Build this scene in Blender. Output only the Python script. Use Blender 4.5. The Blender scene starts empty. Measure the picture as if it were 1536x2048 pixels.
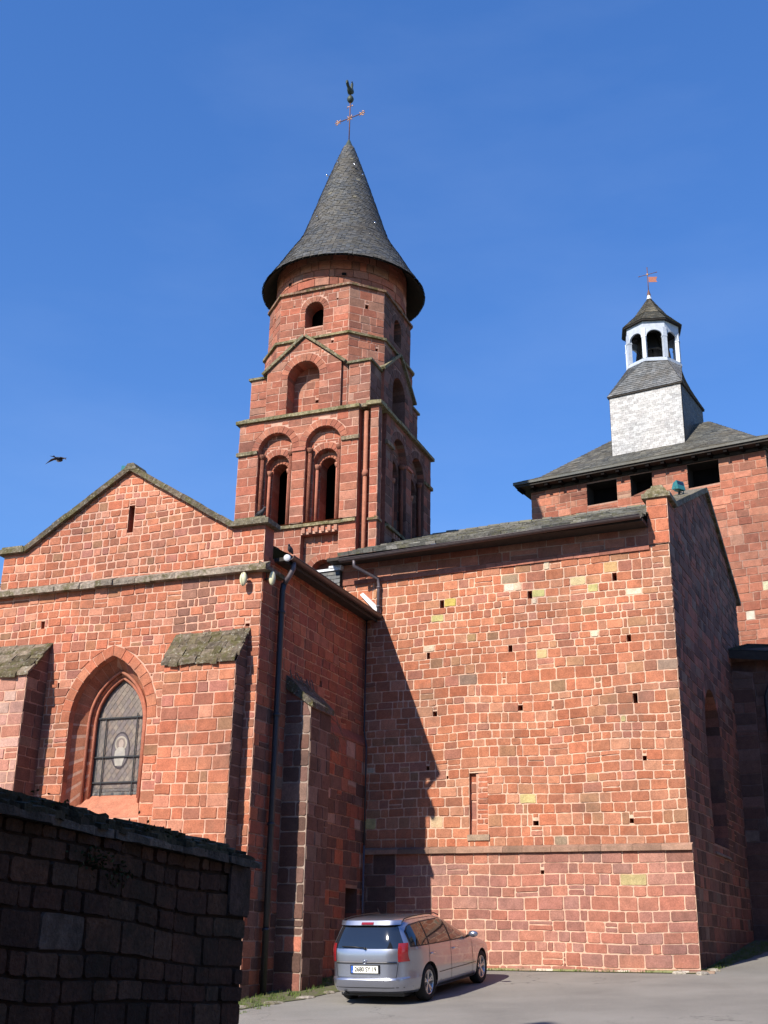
import bpy, math, random
from mathutils import Vector, Matrix, noise
from mathutils.geometry import tessellate_polygon
R=math.radians
rnd=random.Random(7)
SC=bpy.context.scene
COL=SC.collection
# ------------------------------------------------------------------ camera
PITCH,ROLL,FPX=R(20.2),R(1.09),2350.0
cd=bpy.data.cameras.new('camera'); cam=bpy.data.objects.new('camera',cd); COL.objects.link(cam)
fw=Vector((0,math.cos(PITCH),math.sin(PITCH))); up=Vector((0,-math.sin(PITCH),math.cos(PITCH))); rt=Vector((1,0,0))
r2=rt*math.cos(ROLL)+up*math.sin(ROLL); u2=-rt*math.sin(ROLL)+up*math.cos(ROLL)
m=Matrix((r2,u2,-fw)).transposed().to_4x4(); m.translation=Vector((0,0,1.6)); cam.matrix_world=m
cd.sensor_fit='VERTICAL'; cd.sensor_height=24.0; cd.lens=24.0*FPX/2048.0
cd.clip_start=0.1; cd.clip_end=3000
SC.camera=cam
SC.render.resolution_x=768; SC.render.resolution_y=1024
SC.view_settings.view_transform='Standard'; SC.view_settings.look='None'
SC.view_settings.gamma=1.0; SC.view_settings.exposure=1.05
# ------------------------------------------------------------------ light
SUN_AZ,SUN_EL=39.0,37.0            # light travels towards azimuth 39 (from +Y to +X)
w=bpy.data.worlds.new('World'); SC.world=w; w.use_nodes=True
nt=w.node_tree; nt.nodes.clear()
sky=nt.nodes.new('ShaderNodeTexSky'); sky.sky_type='NISHITA'; sky.sun_disc=False
sky.sun_elevation=R(SUN_EL); sky.sun_rotation=R(180+SUN_AZ)
sky.altitude=250; sky.air_density=1.05; sky.dust_density=0.0; sky.ozone_density=6.0
bg=nt.nodes.new('ShaderNodeBackground'); bg.inputs['Strength'].default_value=0.15
wo=nt.nodes.new('ShaderNodeOutputWorld')
gm=nt.nodes.new('ShaderNodeGamma'); gm.inputs[1].default_value=0.70
hs=nt.nodes.new('ShaderNodeHueSaturation'); hs.inputs['Saturation'].default_value=1.38; hs.inputs['Hue'].default_value=0.516
nt.links.new(sky.outputs[0],gm.inputs[0]); nt.links.new(gm.outputs[0],hs.inputs['Color']); 
# faint high wisps of cloud
tc=nt.nodes.new('ShaderNodeTexCoord'); mpw=nt.nodes.new('ShaderNodeMapping'); mpw.inputs['Scale'].default_value=(1.6,1.6,5.0); mpw.inputs['Rotation'].default_value=(.35,.25,.6)
nzw=nt.nodes.new('ShaderNodeTexNoise'); nzw.inputs['Scale'].default_value=1.5; nzw.inputs['Detail'].default_value=7; nzw.inputs['Roughness'].default_value=.55
rw=nt.nodes.new('ShaderNodeValToRGB'); rw.color_ramp.elements[0].position=.50; rw.color_ramp.elements[0].color=(0,0,0,1); rw.color_ramp.elements[1].position=.80; rw.color_ramp.elements[1].color=(.05,.05,.05,1)
mw=nt.nodes.new('ShaderNodeMix'); mw.data_type='RGBA'; mw.inputs[7].default_value=(3.0,3.6,4.6,1)
nt.links.new(tc.outputs['Generated'],mpw.inputs[0]); nt.links.new(mpw.outputs[0],nzw.inputs['Vector']); nt.links.new(nzw.outputs['Fac'],rw.inputs[0]); nt.links.new(rw.outputs[0],mw.inputs[0]); nt.links.new(hs.outputs[0],mw.inputs[6]); nt.links.new(mw.outputs[2],bg.inputs[0])
nt.links.new(bg.outputs[0],wo.inputs[0])
sl=bpy.data.lights.new('sun','SUN'); sl.energy=3.6; sl.angle=R(0.5); sl.color=(1.0,0.93,0.81)
so=bpy.data.objects.new('sun',sl); COL.objects.link(so)
sd=Vector((math.sin(R(SUN_AZ))*math.cos(R(SUN_EL)),math.cos(R(SUN_AZ))*math.cos(R(SUN_EL)),-math.sin(R(SUN_EL))))
so.rotation_euler=sd.to_track_quat('-Z','Y').to_euler()
# ------------------------------------------------------------------ materials
def mat(name):
    m=bpy.data.materials.new(name); m.use_nodes=True
    n=m.node_tree; b=n.nodes['Principled BSDF']; return m,n,b
def N(n,t,**k):
    x=n.nodes.new(t)
    for a,v in k.items():
        if a in x.inputs: x.inputs[a].default_value=v
        else: setattr(x,a,v)
    return x
def noise_tex(n,scale,detail=4,rough=.6,vec=None):
    x=N(n,'ShaderNodeTexNoise'); x.inputs['Scale'].default_value=scale; x.inputs['Detail'].default_value=detail; x.inputs['Roughness'].default_value=rough
    if vec is None:
        g=N(n,'ShaderNodeNewGeometry'); n.links.new(g.outputs['Position'],x.inputs['Vector'])
    else: n.links.new(vec,x.inputs['Vector'])
    return x.outputs['Fac']
def ramp(n,fac,stops):
    r=N(n,'ShaderNodeValToRGB'); cr=r.color_ramp
    while len(cr.elements)<len(stops): cr.elements.new(.5)
    for e,(p,c) in zip(cr.elements,stops):
        e.position=p; e.color=(c,c,c,1) if isinstance(c,(int,float)) else (*c,1)
    n.links.new(fac,r.inputs[0]); return r.outputs[0]
def mix(n,mode,fac,a,b):
    x=N(n,'ShaderNodeMix',data_type='RGBA',blend_type=mode)
    for s,v in ((0,fac),(6,a),(7,b)):
        if isinstance(v,(int,float)): x.inputs[s].default_value=v
        elif isinstance(v,tuple): x.inputs[s].default_value=(*v,1)
        else: n.links.new(v,x.inputs[s])
    return x.outputs[2]
def bump(n,b,h,strength,dist):
    x=N(n,'ShaderNodeBump'); x.inputs['Strength'].default_value=strength; x.inputs['Distance'].default_value=dist
    n.links.new(h,x.inputs['Height']); n.links.new(x.outputs[0],b.inputs['Normal'])
def attr_mat(name,rough=.9,amp=.35,fine=38,bs=.5,bd=.012,stain=None,stain_scale=1.3,stain_lo=.56,stain_hi=.72,spec=.25,spk=None,spk_scale=17,spk_lo=.66,spk_hi=.74,spk_amt=.7,drift=((.78,.84,.90),(1.12,1.10,1.08))):
    m,n,b=mat(name)
    a=N(n,'ShaderNodeAttribute',attribute_name='Col')
    f1=noise_tex(n,fine,5,.7); f2=noise_tex(n,6.5,4,.6)
    v=ramp(n,f1,[(.25,1-amp),(.75,1+amp*.55)])
    c=mix(n,'MULTIPLY',1.0,a.outputs['Color'],v)
    v2=ramp(n,f2,[(.3,.80),(.7,1.14)])
    c=mix(n,'MULTIPLY',1.0,c,v2)
    f0=noise_tex(n,.42,5,.62); c=mix(n,'MULTIPLY',1.0,c,ramp(n,f0,[(.32,drift[0]),(.50,(1,1,1)),(.68,drift[1])]))
    if stain:
        f3=noise_tex(n,stain_scale,6,.68)
        c=mix(n,'MIX',ramp(n,f3,[(stain_lo,0.0),(stain_hi,.75)]),c,stain)
    if spk:
        f4=noise_tex(n,spk_scale,6,.8)
        c=mix(n,'MIX',ramp(n,f4,[(spk_lo,0.0),(spk_hi,spk_amt)]),c,spk)
    n.links.new(c,b.inputs['Base Color'])
    b.inputs['Roughness'].default_value=rough; b.inputs['Specular IOR Level'].default_value=spec
    h=mix(n,'ADD',1.0,f1,f2); bump(n,b,h,bs,bd)
    return m
M={}
M['stone']=attr_mat('red sandstone',amp=.42,stain=(.19,.115,.08),stain_scale=.8,stain_lo=.56,stain_hi=.78,spk=(.56,.36,.27),spk_scale=7.5,spk_lo=.66,spk_hi=.78,spk_amt=.55)
M['stone_old']=attr_mat('weathered sandstone',stain=(.13,.09,.06),stain_scale=1.1,stain_lo=.50,stain_hi=.72,spk=(.42,.34,.28))
M['stone_dark']=attr_mat('shade darkened sandstone',amp=.5,fine=20,stain=(.035,.030,.016),stain_scale=1.6,stain_lo=.46,stain_hi=.66,spk=(.17,.12,.085),bs=1.0,bd=.03)  # garden wall stone, its deep shade put into the dark colour
M['mortar']=attr_mat('pink lime mortar',amp=.22,fine=30,stain=(.30,.17,.12),stain_scale=1.1,stain_lo=.56,stain_hi=.80,bs=.4)
M['coping']=attr_mat('lichened coping stone',amp=.7,fine=16,stain=(.088,.078,.024),stain_scale=3.2,stain_lo=.50,stain_hi=.60,spk=(.46,.44,.37),spk_scale=13,spk_lo=.56,spk_hi=.66,bs=1.0,bd=.04)
M['slate']=attr_mat('grey slate',rough=.62,amp=.3,fine=18,stain=(.085,.068,.045),stain_scale=.9,stain_lo=.46,stain_hi=.70,spec=.4,spk=None)
M['lauze']=attr_mat('stone slate',rough=.85,amp=.45,fine=12,stain=(.16,.15,.06),stain_scale=2.5,stain_lo=.50,stain_hi=.7,spk=(.40,.39,.34),bs=.8,bd=.03)
M['paleslate']=attr_mat('pale sunlit slate',rough=.55,amp=.28,fine=16,stain=(.32,.30,.28),stain_scale=5,stain_lo=.56,stain_hi=.8,spec=.5)  # sun glare on the turret box put into a pale slate colour
def plain(name,col,rough=.6,metal=0,var=.15,scale=9,coat=0,spec=.5):
    m,n,b=mat(name)
    f=noise_tex(n,scale,5,.65)
    c=mix(n,'MULTIPLY',1.0,col,ramp(n,f,[(.3,1-var),(.7,1+var*.6)]))
    n.links.new(c,b.inputs['Base Color']); b.inputs['Roughness'].default_value=rough; b.inputs['Metallic'].default_value=metal
    b.inputs['Coat Weight'].default_value=coat; b.inputs['Specular IOR Level'].default_value=spec
    return m
M['zincpaint']=plain('pale blue grey paint',(.43,.47,.54),.5,0,.2,6)
M['gutter']=plain('dark metal gutter',(.075,.055,.055),.45,.2,.25,12)
M['pipe']=plain('black pipe',(.030,.030,.036),.45,.1,.25,14)
M['pipegrey']=plain('weathered zinc pipe',(.12,.10,.115),.5,.3,.25,12)
M['timber']=plain('dark old timber',(.035,.028,.024),.9,0,.4,7)
M['void']=plain('dark interior',(.012,.010,.010),1,0,.2,4,spec=0)
M['iron']=plain('rusted iron',(.16,.075,.05),.7,.3,.3,20)
M['gilt']=plain('worn gilding',(.55,.30,.14),.5,.5,.3,20)
M['verdigris']=plain('weathered bronze',(.06,.075,.06),.6,.4,.3,14)
M['bronze']=plain('dark bell bronze',(.035,.03,.026),.5,.5,.3,9)
M['flash']=plain('zinc flashing',(.62,.63,.66),.5,.2,.15,9)
M['lampcase']=plain('pale lamp casing',(.66,.62,.40),.4,0,.12,9)
M['green']=plain('blue green enamel',(.03,.16,.17),.4,0,.2,9)
M['door']=plain('dark door boards',(.03,.018,.014),.8,0,.3,12)
M['vane']=plain('rusty vane sheet',(.27,.085,.045),.6,.2,.3,14)
M['rubber']=plain('tyre rubber',(.018,.018,.019),.85,0,.2,20,spec=.3)
M['alloy']=plain('alloy wheel',(.55,.56,.58),.32,.85,.1,9)
M['blackp']=plain('black trim',(.014,.014,.016),.5,0,.15,20)
M['paint']=plain('silver metallic paint',(.36,.38,.46),.30,.85,.05,60,coat=1.0)
M['redlens']=plain('red lamp lens',(.24,.014,.018),.18,0,.15,30,coat=.7)
M['redlens2']=plain('dark red lamp lens',(.16,.012,.016),.18,0,.15,30,coat=.7)
M['carglass']=plain('tinted car glass',(.012,.014,.018),.05,0,.05,9,coat=.6,spec=.9)
M['plate']=plain('white number plate',(.80,.80,.74),.4,0,.04,30)
M['plateblue']=plain('blue plate band',(.02,.10,.45),.4,0,.05,30)
M['ink']=plain('plate ink',(.02,.02,.02),.5,0,.05,30)
M['chrome']=plain('chrome',(.75,.75,.78),.12,1,.03,30)
M['feather']=plain('dark feathers',(.045,.042,.05),.8,0,.35,25)
M['white_feather']=plain('pale feathers',(.62,.58,.54),.8,0,.15,25)
M['twig']=plain('dry vine stem',(.17,.12,.09),.9,0,.3,15)
def asphalt():
    m,n,b=mat('asphalt'); f=noise_tex(n,55,4,.8); g=noise_tex(n,.45,5,.6); s=noise_tex(n,240,2,.8)
    g2=N(n,'ShaderNodeNewGeometry'); mp=N(n,'ShaderNodeMapping'); mp.inputs['Rotation'].default_value=(0,0,R(24)); mp.inputs['Scale'].default_value=(.22,.9,1)
    n.links.new(g2.outputs['Position'],mp.inputs['Vector']); st=noise_tex(n,1.0,4,.6,mp.outputs[0])
    c=mix(n,'MIX',ramp(n,f,[(.3,0.),(.7,1.)]),(.165,.153,.137),(.250,.232,.208))
    c=mix(n,'MULTIPLY',1.0,c,ramp(n,g,[(.32,.80),(.5,1.0),(.68,1.16)]))
    c=mix(n,'MULTIPLY',1.0,c,ramp(n,st,[(.30,.88),(.60,1.04)]))
    c=mix(n,'MIX',ramp(n,s,[(.60,0.),(.66,.6)]),c,(.46,.44,.40))
    s2=noise_tex(n,150,2,.8); c=mix(n,'MIX',ramp(n,s2,[(.62,0.),(.68,.6)]),c,(.08,.075,.07))
    ck=N(n,'ShaderNodeTexVoronoi',feature='DISTANCE_TO_EDGE'); ck.inputs['Scale'].default_value=.55; gg=N(n,'ShaderNodeNewGeometry'); nz=N(n,'ShaderNodeTexNoise'); nz.inputs['Scale'].default_value=2.2; n.links.new(gg.outputs['Position'],nz.inputs['Vector']); vm=N(n,'ShaderNodeVectorMath',operation='ADD'); n.links.new(gg.outputs['Position'],vm.inputs[0]); n.links.new(nz.outputs['Color'],vm.inputs[1]); n.links.new(vm.outputs[0],ck.inputs['Vector'])
    msk=ramp(n,noise_tex(n,.22,2,.5),[(.52,0.),(.60,.55)])
    c=mix(n,'MIX',mix(n,'MULTIPLY',1.0,ramp(n,ck.outputs['Distance'],[(.004,1.),(.012,0.)]),msk),c,(.05,.048,.045))
    n.links.new(c,b.inputs['Base Color']); b.inputs['Roughness'].default_value=.9; bump(n,b,f,.6,.008); return m
M['asphalt']=asphalt()
def soil():
    m,n,b=mat('mossy verge'); f=noise_tex(n,9,5,.7); g=noise_tex(n,60,3,.7)
    c=mix(n,'MIX',ramp(n,f,[(.42,0.),(.56,1.)]),(.13,.105,.08),(.085,.11,.022))
    c=mix(n,'MULTIPLY',1.0,c,ramp(n,g,[(.3,.6),(.7,1.3)]))
    n.links.new(c,b.inputs['Base Color']); b.inputs['Roughness'].default_value=1; bump(n,b,g,.8,.02); return m
M['soil']=soil()
def earth():
    m,n,b=mat('earth'); f=noise_tex(n,.3,6,.7)
    n.links.new(mix(n,'MIX',f,(.12,.11,.07),(.07,.10,.035)),b.inputs['Base Color']); b.inputs['Roughness'].default_value=1; return m
M['earth']=earth()
M['grass']=attr_mat('grass blades',rough=.8,amp=.1)
M['leadglass']=attr_mat('leaded glass',rough=.5,amp=.12,fine=25,bs=.15,bd=.004,spec=.2)
# ------------------------------------------------------------------ mesh builder
UP=Vector((0,0,1))
class MB:
    def __init__(s): s.v=[];s.f=[];s.m=[];s.c=[];s.mats=[];s.sm=[]
    def mi(s,k):
        if k not in s.mats: s.mats.append(k)
        return s.mats.index(k)
    def add(s,vs,fs,k,col=(.4,.4,.4),smooth=False):
        o=len(s.v); s.v.extend([tuple(p) for p in vs]); s.c.extend([col]*len(vs) if not isinstance(col,list) else col)
        i=s.mi(k)
        for f in fs: s.f.append(tuple(o+j for j in f)); s.m.append(i); s.sm.append(smooth)
    def hexa(s,p,k,col=(.4,.4,.4)):   # 8 points: bottom 4 ccw, top 4 ccw
        s.add(p,[(3,2,1,0),(4,5,6,7),(0,1,5,4),(1,2,6,5),(2,3,7,6),(3,0,4,7)],k,col)
    def box(s,fr,a0,a1,b0,b1,z0,z1,k,col=(.4,.4,.4)):
        s.hexa([fr(a0,b0,z0),fr(a1,b0,z0),fr(a1,b1,z0),fr(a0,b1,z0),fr(a0,b0,z1),fr(a1,b0,z1),fr(a1,b1,z1),fr(a0,b1,z1)],k,col)
    def prism(s,pts,k,col=(.4,.4,.4)):  # pts: (front loop, back loop)
        a,b=pts;n=len(a)
        s.add(list(a)+list(b),[tuple(range(n)),tuple(reversed(range(n,2*n)))]+[(i,i+n,(i+1)%n+n,(i+1)%n) for i in range(n)],k,col)
    def tube(s,pts,r,k,n=8,col=(.4,.4,.4),cap=True):
        pts=[Vector(p) for p in pts]; rs=r if isinstance(r,(list,tuple)) else [r]*len(pts)
        vs=[];fs=[];pr=None
        for i,p in enumerate(pts):
            d=(pts[min(i+1,len(pts)-1)]-pts[max(i-1,0)]).normalized()
            x=d.cross(UP) if pr is None else pr-d*pr.dot(d)
            if x.length<1e-3: x=d.cross(Vector((1,0,0)))
            x.normalize(); pr=x; y=d.cross(x)
            for j in range(n):
                t=2*math.pi*j/n; vs.append(p+(x*math.cos(t)+y*math.sin(t))*rs[i])
        for i in range(len(pts)-1):
            for j in range(n):
                a=i*n+j;b=i*n+(j+1)%n; fs.append((a,b,b+n,a+n))
        if cap: fs.append(tuple(reversed(range(n)))); fs.append(tuple(range((len(pts)-1)*n,len(pts)*n)))
        s.add(vs,fs,k,col,True)
    def lathe(s,fr,prof,k,n=32,col=(.4,.4,.4),smooth=True,t0=0,t1=2*math.pi):  # fr(cosr,sinr,z) ; prof (r,z)
        vs=[];fs=[];full=abs(t1-t0-2*math.pi)<1e-6; nn=n if full else n+1
        for r,z in prof:
            for j in range(nn):
                t=t0+(t1-t0)*j/n; vs.append(fr(r*math.cos(t),r*math.sin(t),z))
        for i in range(len(prof)-1):
            for j in range(n):
                a=i*nn+j;b=i*nn+(j+1)%nn; fs.append((a,b,b+nn,a+nn))
        s.add(vs,fs,k,col,smooth)
    def build(s,name,parent=None):
        me=bpy.data.meshes.new(name); me.from_pydata(s.v,[],s.f); me.update()
        for k in s.mats: me.materials.append(M[k])
        me.polygons.foreach_set('material_index',s.m); me.polygons.foreach_set('use_smooth',s.sm)
        a=me.color_attributes.new('Col','FLOAT_COLOR','POINT')
        fl=[]
        for c in s.c: fl.extend((c[0],c[1],c[2],1.0))
        a.data.foreach_set('color',fl)
        o=bpy.data.objects.new(name,me); COL.objects.link(o)
        if parent:
            o.parent=parent
            if parent.type=='EMPTY': o.location=-parent.location
        return o
def thing(name,label,cat,loc=(0,0,0),group=None):
    o=bpy.data.objects.new(name,None); COL.objects.link(o); o.location=loc; o.empty_display_size=.2
    o['label']=label; o['category']=cat
    if group: o['group']=group
    return o
def tag(o,label,cat,group=None,kind=None):
    if label: o['label']=label
    if cat: o['category']=cat
    if group: o['group']=group
    if kind: o['kind']=kind
    return o
def yawframe(d):
    t=R(d); X=Vector((math.cos(t),-math.sin(t),0)); Y=Vector((math.sin(t),math.cos(t),0))
    f=lambda a,b,z: X*a+Y*b+UP*z
    f.X=X; f.Y=Y
    return f
FM=yawframe(25.5); FL=yawframe(21.9); FK=yawframe(31.0)
# ------------------------------------------------------------------ masonry
PAL=[((.45,.150,.083),5),((.48,.175,.098),5),((.42,.135,.074),4),((.36,.135,.080),3),((.38,.145,.105),2),((.50,.205,.130),3),((.33,.125,.08),1.5),((.41,.165,.09),1.3),((.31,.15,.085),.4)]
PALH=[((.44,.158,.085),6),((.47,.180,.100),5),((.41,.140,.074),4),((.38,.150,.088),3),((.39,.160,.108),2),((.48,.210,.125),3),((.33,.135,.085),1.2),((.40,.19,.105),1.3),((.31,.165,.095),.35),((.56,.45,.20),.10),((.64,.50,.36),.10)]
PALS=PAL+[((.56,.47,.21),.04),((.60,.44,.30),.12),((.25,.16,.11),.25)]
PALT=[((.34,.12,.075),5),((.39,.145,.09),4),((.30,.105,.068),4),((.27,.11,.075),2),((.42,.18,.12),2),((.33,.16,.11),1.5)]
PALSHADE=[((.15,.075,.058),5),((.19,.10,.08),4),((.12,.065,.052),4),((.22,.14,.11),1.5)]  # darker stones for faces turned from the sun: shade put into the colour
def pick(pal):
    t=rnd.uniform(0,sum(p[1] for p in pal))
    for c,wt in pal:
        t-=wt
        if t<=0: break
    k=rnd.uniform(.84,1.14); g=rnd.uniform(.95,1.07)
    return (c[0]*k,c[1]*k*g,c[2]*k*g)
class Face:
    """vertical wall face, seen from outside from plan point p0 (left) to p1 (right)"""
    def __init__(s,p0,p1,u0=0.0,off=0.0):
        s.p0=Vector((p0.x,p0.y,0)); d=Vector((p1.x,p1.y,0))-s.p0; s.U=d.normalized(); s.N=Vector((s.U.y,-s.U.x,0)); s.u0=u0; s.off=off
    def __call__(s,u,z,d=0.0): return s.p0+s.U*(u-s.u0)+UP*z+s.N*(d+s.off)
    def shifted(s,off):
        f=Face(s.p0,s.p0+s.U,s.u0,s.off+off); return f
def front(fr,b,a_ref=0.0): return Face(fr(a_ref,b,0),fr(a_ref+1,b,0),a_ref)
def right(fr,a): return Face(fr(a,0,0),fr(a,1,0),0.0)
def left(fr,a): return Face(fr(a,0,0),fr(a,-1,0),0.0)       # u = -b
class Cyl:
    def __init__(s,fr,cx,cy,Rr): s.fr=fr;s.cx=cx;s.cy=cy;s.R=Rr
    def __call__(s,u,z,d=0.0):
        t=u/s.R; r=s.R+d; return s.fr(s.cx+r*math.cos(t),s.cy+r*math.sin(t),z)
def crossings(polys,z):
    xs=[]
    for P in polys:
        n=len(P)
        for i in range(n):
            (x0,z0),(x1,z1)=P[i],P[(i+1)%n]
            if (z0<=z)!=(z1<=z): xs.append(x0+(x1-x0)*(z-z0)/(z1-z0))
    xs.sort(); return [(xs[i],xs[i+1]) for i in range(0,len(xs)-1,2)]
def isect(A,B):
    o=[]
    for a in A:
        for b in B:
            l,h=max(a[0],b[0]),min(a[1],b[1])
            if h-l>.03: o.append((l,h))
    return o
def stone(mb,F,P,col,k='stone',h=.012,d0=0.0,ins=.007,tilt=.02):
    tx,tz=rnd.uniform(-tilt,tilt),rnd.uniform(-tilt,tilt)
    n=len(P); cx=sum(p[0] for p in P)/n; cz=sum(p[1] for p in P)/n
    top=[]
    for x,z in P:
        L=math.hypot(x-cx,z-cz) or 1; q=1-ins/L*1.3
        top.append((cx+(x-cx)*q,cz+(z-cz)*q))
    vs=[F(x,z,d0-.004) for x,z in P]+[F(x,z,d0+max(h*.35,h+tx*(x-cx)+tz*(z-cz))) for x,z in top]
    mb.add(vs,[tuple(range(n,2*n))]+[(i,(i+1)%n,n+(i+1)%n,n+i) for i in range(n)],k,col)
def blob(uL0,uR0,z0,uL1,uR1,z1,j,cr):
    """irregular stone outline (bottom left/right at z0, top left/right at z1), joint j, corner rounding cr"""
    a,b,c,d=uL0+j,uR0-j,uR1-j,uL1+j; y0,y1=z0+j,z1-j
    if b-a<.03 or c-d<.03: 
        if max(b-a,c-d)<.04: return None
        if b-a<.02: a=b=(a+b)/2; 
        if c-d<.02: c=d=(c+d)/2
    def J(m=.008): return rnd.uniform(-m,m)
    q=lambda: rnd.uniform(.4,1)*min(cr,(y1-y0)*.3,(max(b-a,c-d))*.3)
    P=[]
    q1,q2=q(),q()
    P+=[(a+q1,y0+J(.003)),(a+(b-a)*.5,y0+J()),(b-q2,y0+J(.003)),(b+J(.004),y0+q2*.8)]
    P+=[(b+(c-b)*.5+J(.006),(y0+y1)/2)]
    q3,q4=q(),q()
    P+=[(c+J(.004),y1-q3*.8),(c-q3,y1+J(.003)),((c+d)/2,y1+J()),(d+q4,y1+J(.003)),(d+J(.004),y1-q4*.8),(a+(d-a)*.5+J(.006),(y0+y1)/2),(a+J(.004),y0+q1*.8)]
    return P
def masonry(mb,F,outer,holes=(),excl=(),course=(.20,.30),length=(.24,.55),joint=.012,cr=.03,pal=PALS,stonek='stone',mcol=(.62,.35,.25),
            puts=(),reveal=.35,seed=1,z_rows=None,warp=.012,backing=True,colfn=None,h=.012,split=.06,fixed=(),mortark='mortar',revk=None):
    """holes: opening polygons cut through backing with reveal; excl: zones without stones (voussoirs); puts: small square holes (u,z,w,h)
       fixed: (u,z,colour) the stone covering that point takes that colour"""
    rnd.seed(seed)
    zmin=min(p[1] for p in outer); zmax=max(p[1] for p in outer)
    rows=[]
    if z_rows: rows=list(z_rows)
    else:
        z=zmin
        while z<zmax-1e-3:
            hgt=rnd.uniform(*course)
            if zmax-(z+hgt)<course[0]*.6: hgt=zmax-z
            rows.append((z,min(z+hgt,zmax))); z+=hgt
    for e_ in excl:                      # let a course end exactly at each arch springing
        for (xa,za),(xb,zb_) in zip(e_[:-1],e_[1:]):
            if abs(za-zb_)<=.0101 and .05<abs(xa-xb)<.5 and zmin+.1<max(za,zb_)<zmax-.1:
                zs_=max(za,zb_)-.005; i_=min(range(1,len(rows)),key=lambda q:abs(rows[q][0]-zs_))
                rows[i_-1]=(rows[i_-1][0],zs_); rows[i_]=(zs_,rows[i_][1])
    rows=[r_ for r_ in rows if r_[1]-r_[0]>.02]
    cut=[list(p) for p in holes]
    for (u,z,wd,hg) in puts:
        r=None
        for z0,z1 in rows:
            if z0<=z<z1: r=(z0,z1)
        if r is None: continue
        za,zb=r[0]+.008,min(r[1]-.008,r[0]+.008+hg)
        if hg>(r[1]-r[0])*1.3: zb=r[0]+hg
        cut.append([(u-wd/2,za),(u+wd/2,za),(u+wd/2,zb),(u-wd/2,zb)])
    polys=[list(outer)]+[list(e) for e in excl]+[c for c in cut if c not in [list(e) for e in excl]]
    # holes already covered by an exclusion are passed in excl; avoid double even-odd
    polys=[list(outer)]
    ex=[list(e) for e in excl]
    def inside(pt,P):
        return any(a<pt[0]<b for a,b in crossings([P],pt[1]))
    for c in cut:
        cx=sum(p[0] for p in c)/len(c); cz=sum(p[1] for p in c)/len(c)
        if not any(inside((cx,cz),e) for e in ex): polys.append(c)
    polys+=ex
    def W(u,z):   # slow wander of the courses
        return warp*noise.noise(Vector((u*.55,z*.9,seed*3.1)))*2
    edge=lambda z: min(1,max(0,(z-zmin)/.15))*min(1,max(0,(zmax-z)/.15))
    for ri,(z0,z1) in enumerate(rows):
        hh=z1-z0; e=.014
        A,Bm,C=crossings(polys,z0+e),crossings(polys,(z0+z1)/2),crossings(polys,z1-e)
        quads=[]
        if len(A)==len(Bm)==len(C) and all(abs(x[0]-y[0])<3.2*hh and abs(x[1]-y[1])<3.2*hh for x,y in zip(A,C)):
            quads=[(x[0],x[1],y[0],y[1]) for x,y in zip(A,C)]
        else:
            full=isect(isect(A,Bm),C); quads=[(l,h_,l,h_) for l,h_ in full]
            for k_ in range(3):          # slivers of stone where the row meets an arch
                za,zb_=z0+hh*k_/3,z0+hh*(k_+1)/3
                for l,h_ in isect(crossings(polys,za+.004),crossings(polys,zb_-.004)):
                    segs=[(l,h_)]
                    for fa,fb in full:
                        segs=[q for sa,sb in segs for q in ((sa,min(sb,fa)),(max(sa,fb),sb)) if q[1]-q[0]>.05]
                    for sa,sb in segs:
                        P=blob(sa,sb,za,sa,sb,zb_,.006,.012)
                        if P: stone(mb,F,P,pick(pal),stonek,h)
        for a0,b0,a1,b1 in quads:
            am,bm=(a0+a1)/2,(b0+b1)/2
            Ltot=bm-am
            if Ltot<.05 and max(b0-a0,b1-a1)<.08: continue
            cuts=[am]; x=am
            while True:
                l=rnd.uniform(*length)*(.55+.45*hh/.25)
                if rnd.random()<.10: l*=.45
                if bm-(x+l)<length[0]*.55: break
                x+=l; cuts.append(x)
            cuts.append(bm)
            for i in range(len(cuts)-1):
                l,r=cuts[i],cuts[i+1]
                sl=rnd.uniform(-.008,.008)
                L0=a0 if i==0 else l+sl*0; L1=a1 if i==0 else l
                R0=b0 if i==len(cuts)-2 else r; R1=b1 if i==len(cuts)-2 else r
                if i==0: q_=rnd.uniform(-.012,.006); L0+=q_; L1+=q_
                if i==len(cuts)-2: q_=rnd.uniform(-.006,.012); R0+=q_; R1+=q_
                L0=min(L0,R0-.01); L1=min(L1,R1-.01)
                parts=[(z0,z1)]
                if rnd.random()<split and hh>.2: zc=z0+hh*rnd.uniform(.4,.6); parts=[(z0,zc),(zc,z1)]
                for (y0,y1) in parts:
                    P=blob(L0+(L1-L0)*(y0-z0)/hh,R0+(R1-R0)*(y0-z0)/hh,y0,L0+(L1-L0)*(y1-z0)/hh,R0+(R1-R0)*(y1-z0)/hh,y1,joint*rnd.uniform(.7,1.3),cr)
                    if not P: continue
                    col=pick(pal)
                    for fu,fz,fc in fixed:
                        if l<=fu<=r and y0<=fz<=y1: col=fc
                    if colfn: col=colfn(col,(l+r)/2,(y0+y1)/2)
                    P=[(px,pz+W(px,pz)*edge(pz)) for px,pz in P]
                    stone(mb,F,P,col,stonek,h*rnd.uniform(.5,1.6))
    if backing:
        loops=[[Vector((x,z,0)) for x,z in outer]]+[[Vector((x,z,0)) for x,z in c] for c in cut]
        flat=[p for lp in loops for p in lp]
        tris=tessellate_polygon(loops)
        vs=[F(p.x,p.y,0) for p in flat]; fs=[]
        for t in tris:
            a,b,c=[flat[i] for i in t]
            fs.append(tuple(t) if (b-a).cross(c-a).z>0 else tuple(reversed(t)))
        mb.add(vs,fs,mortark,mcol)
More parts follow.
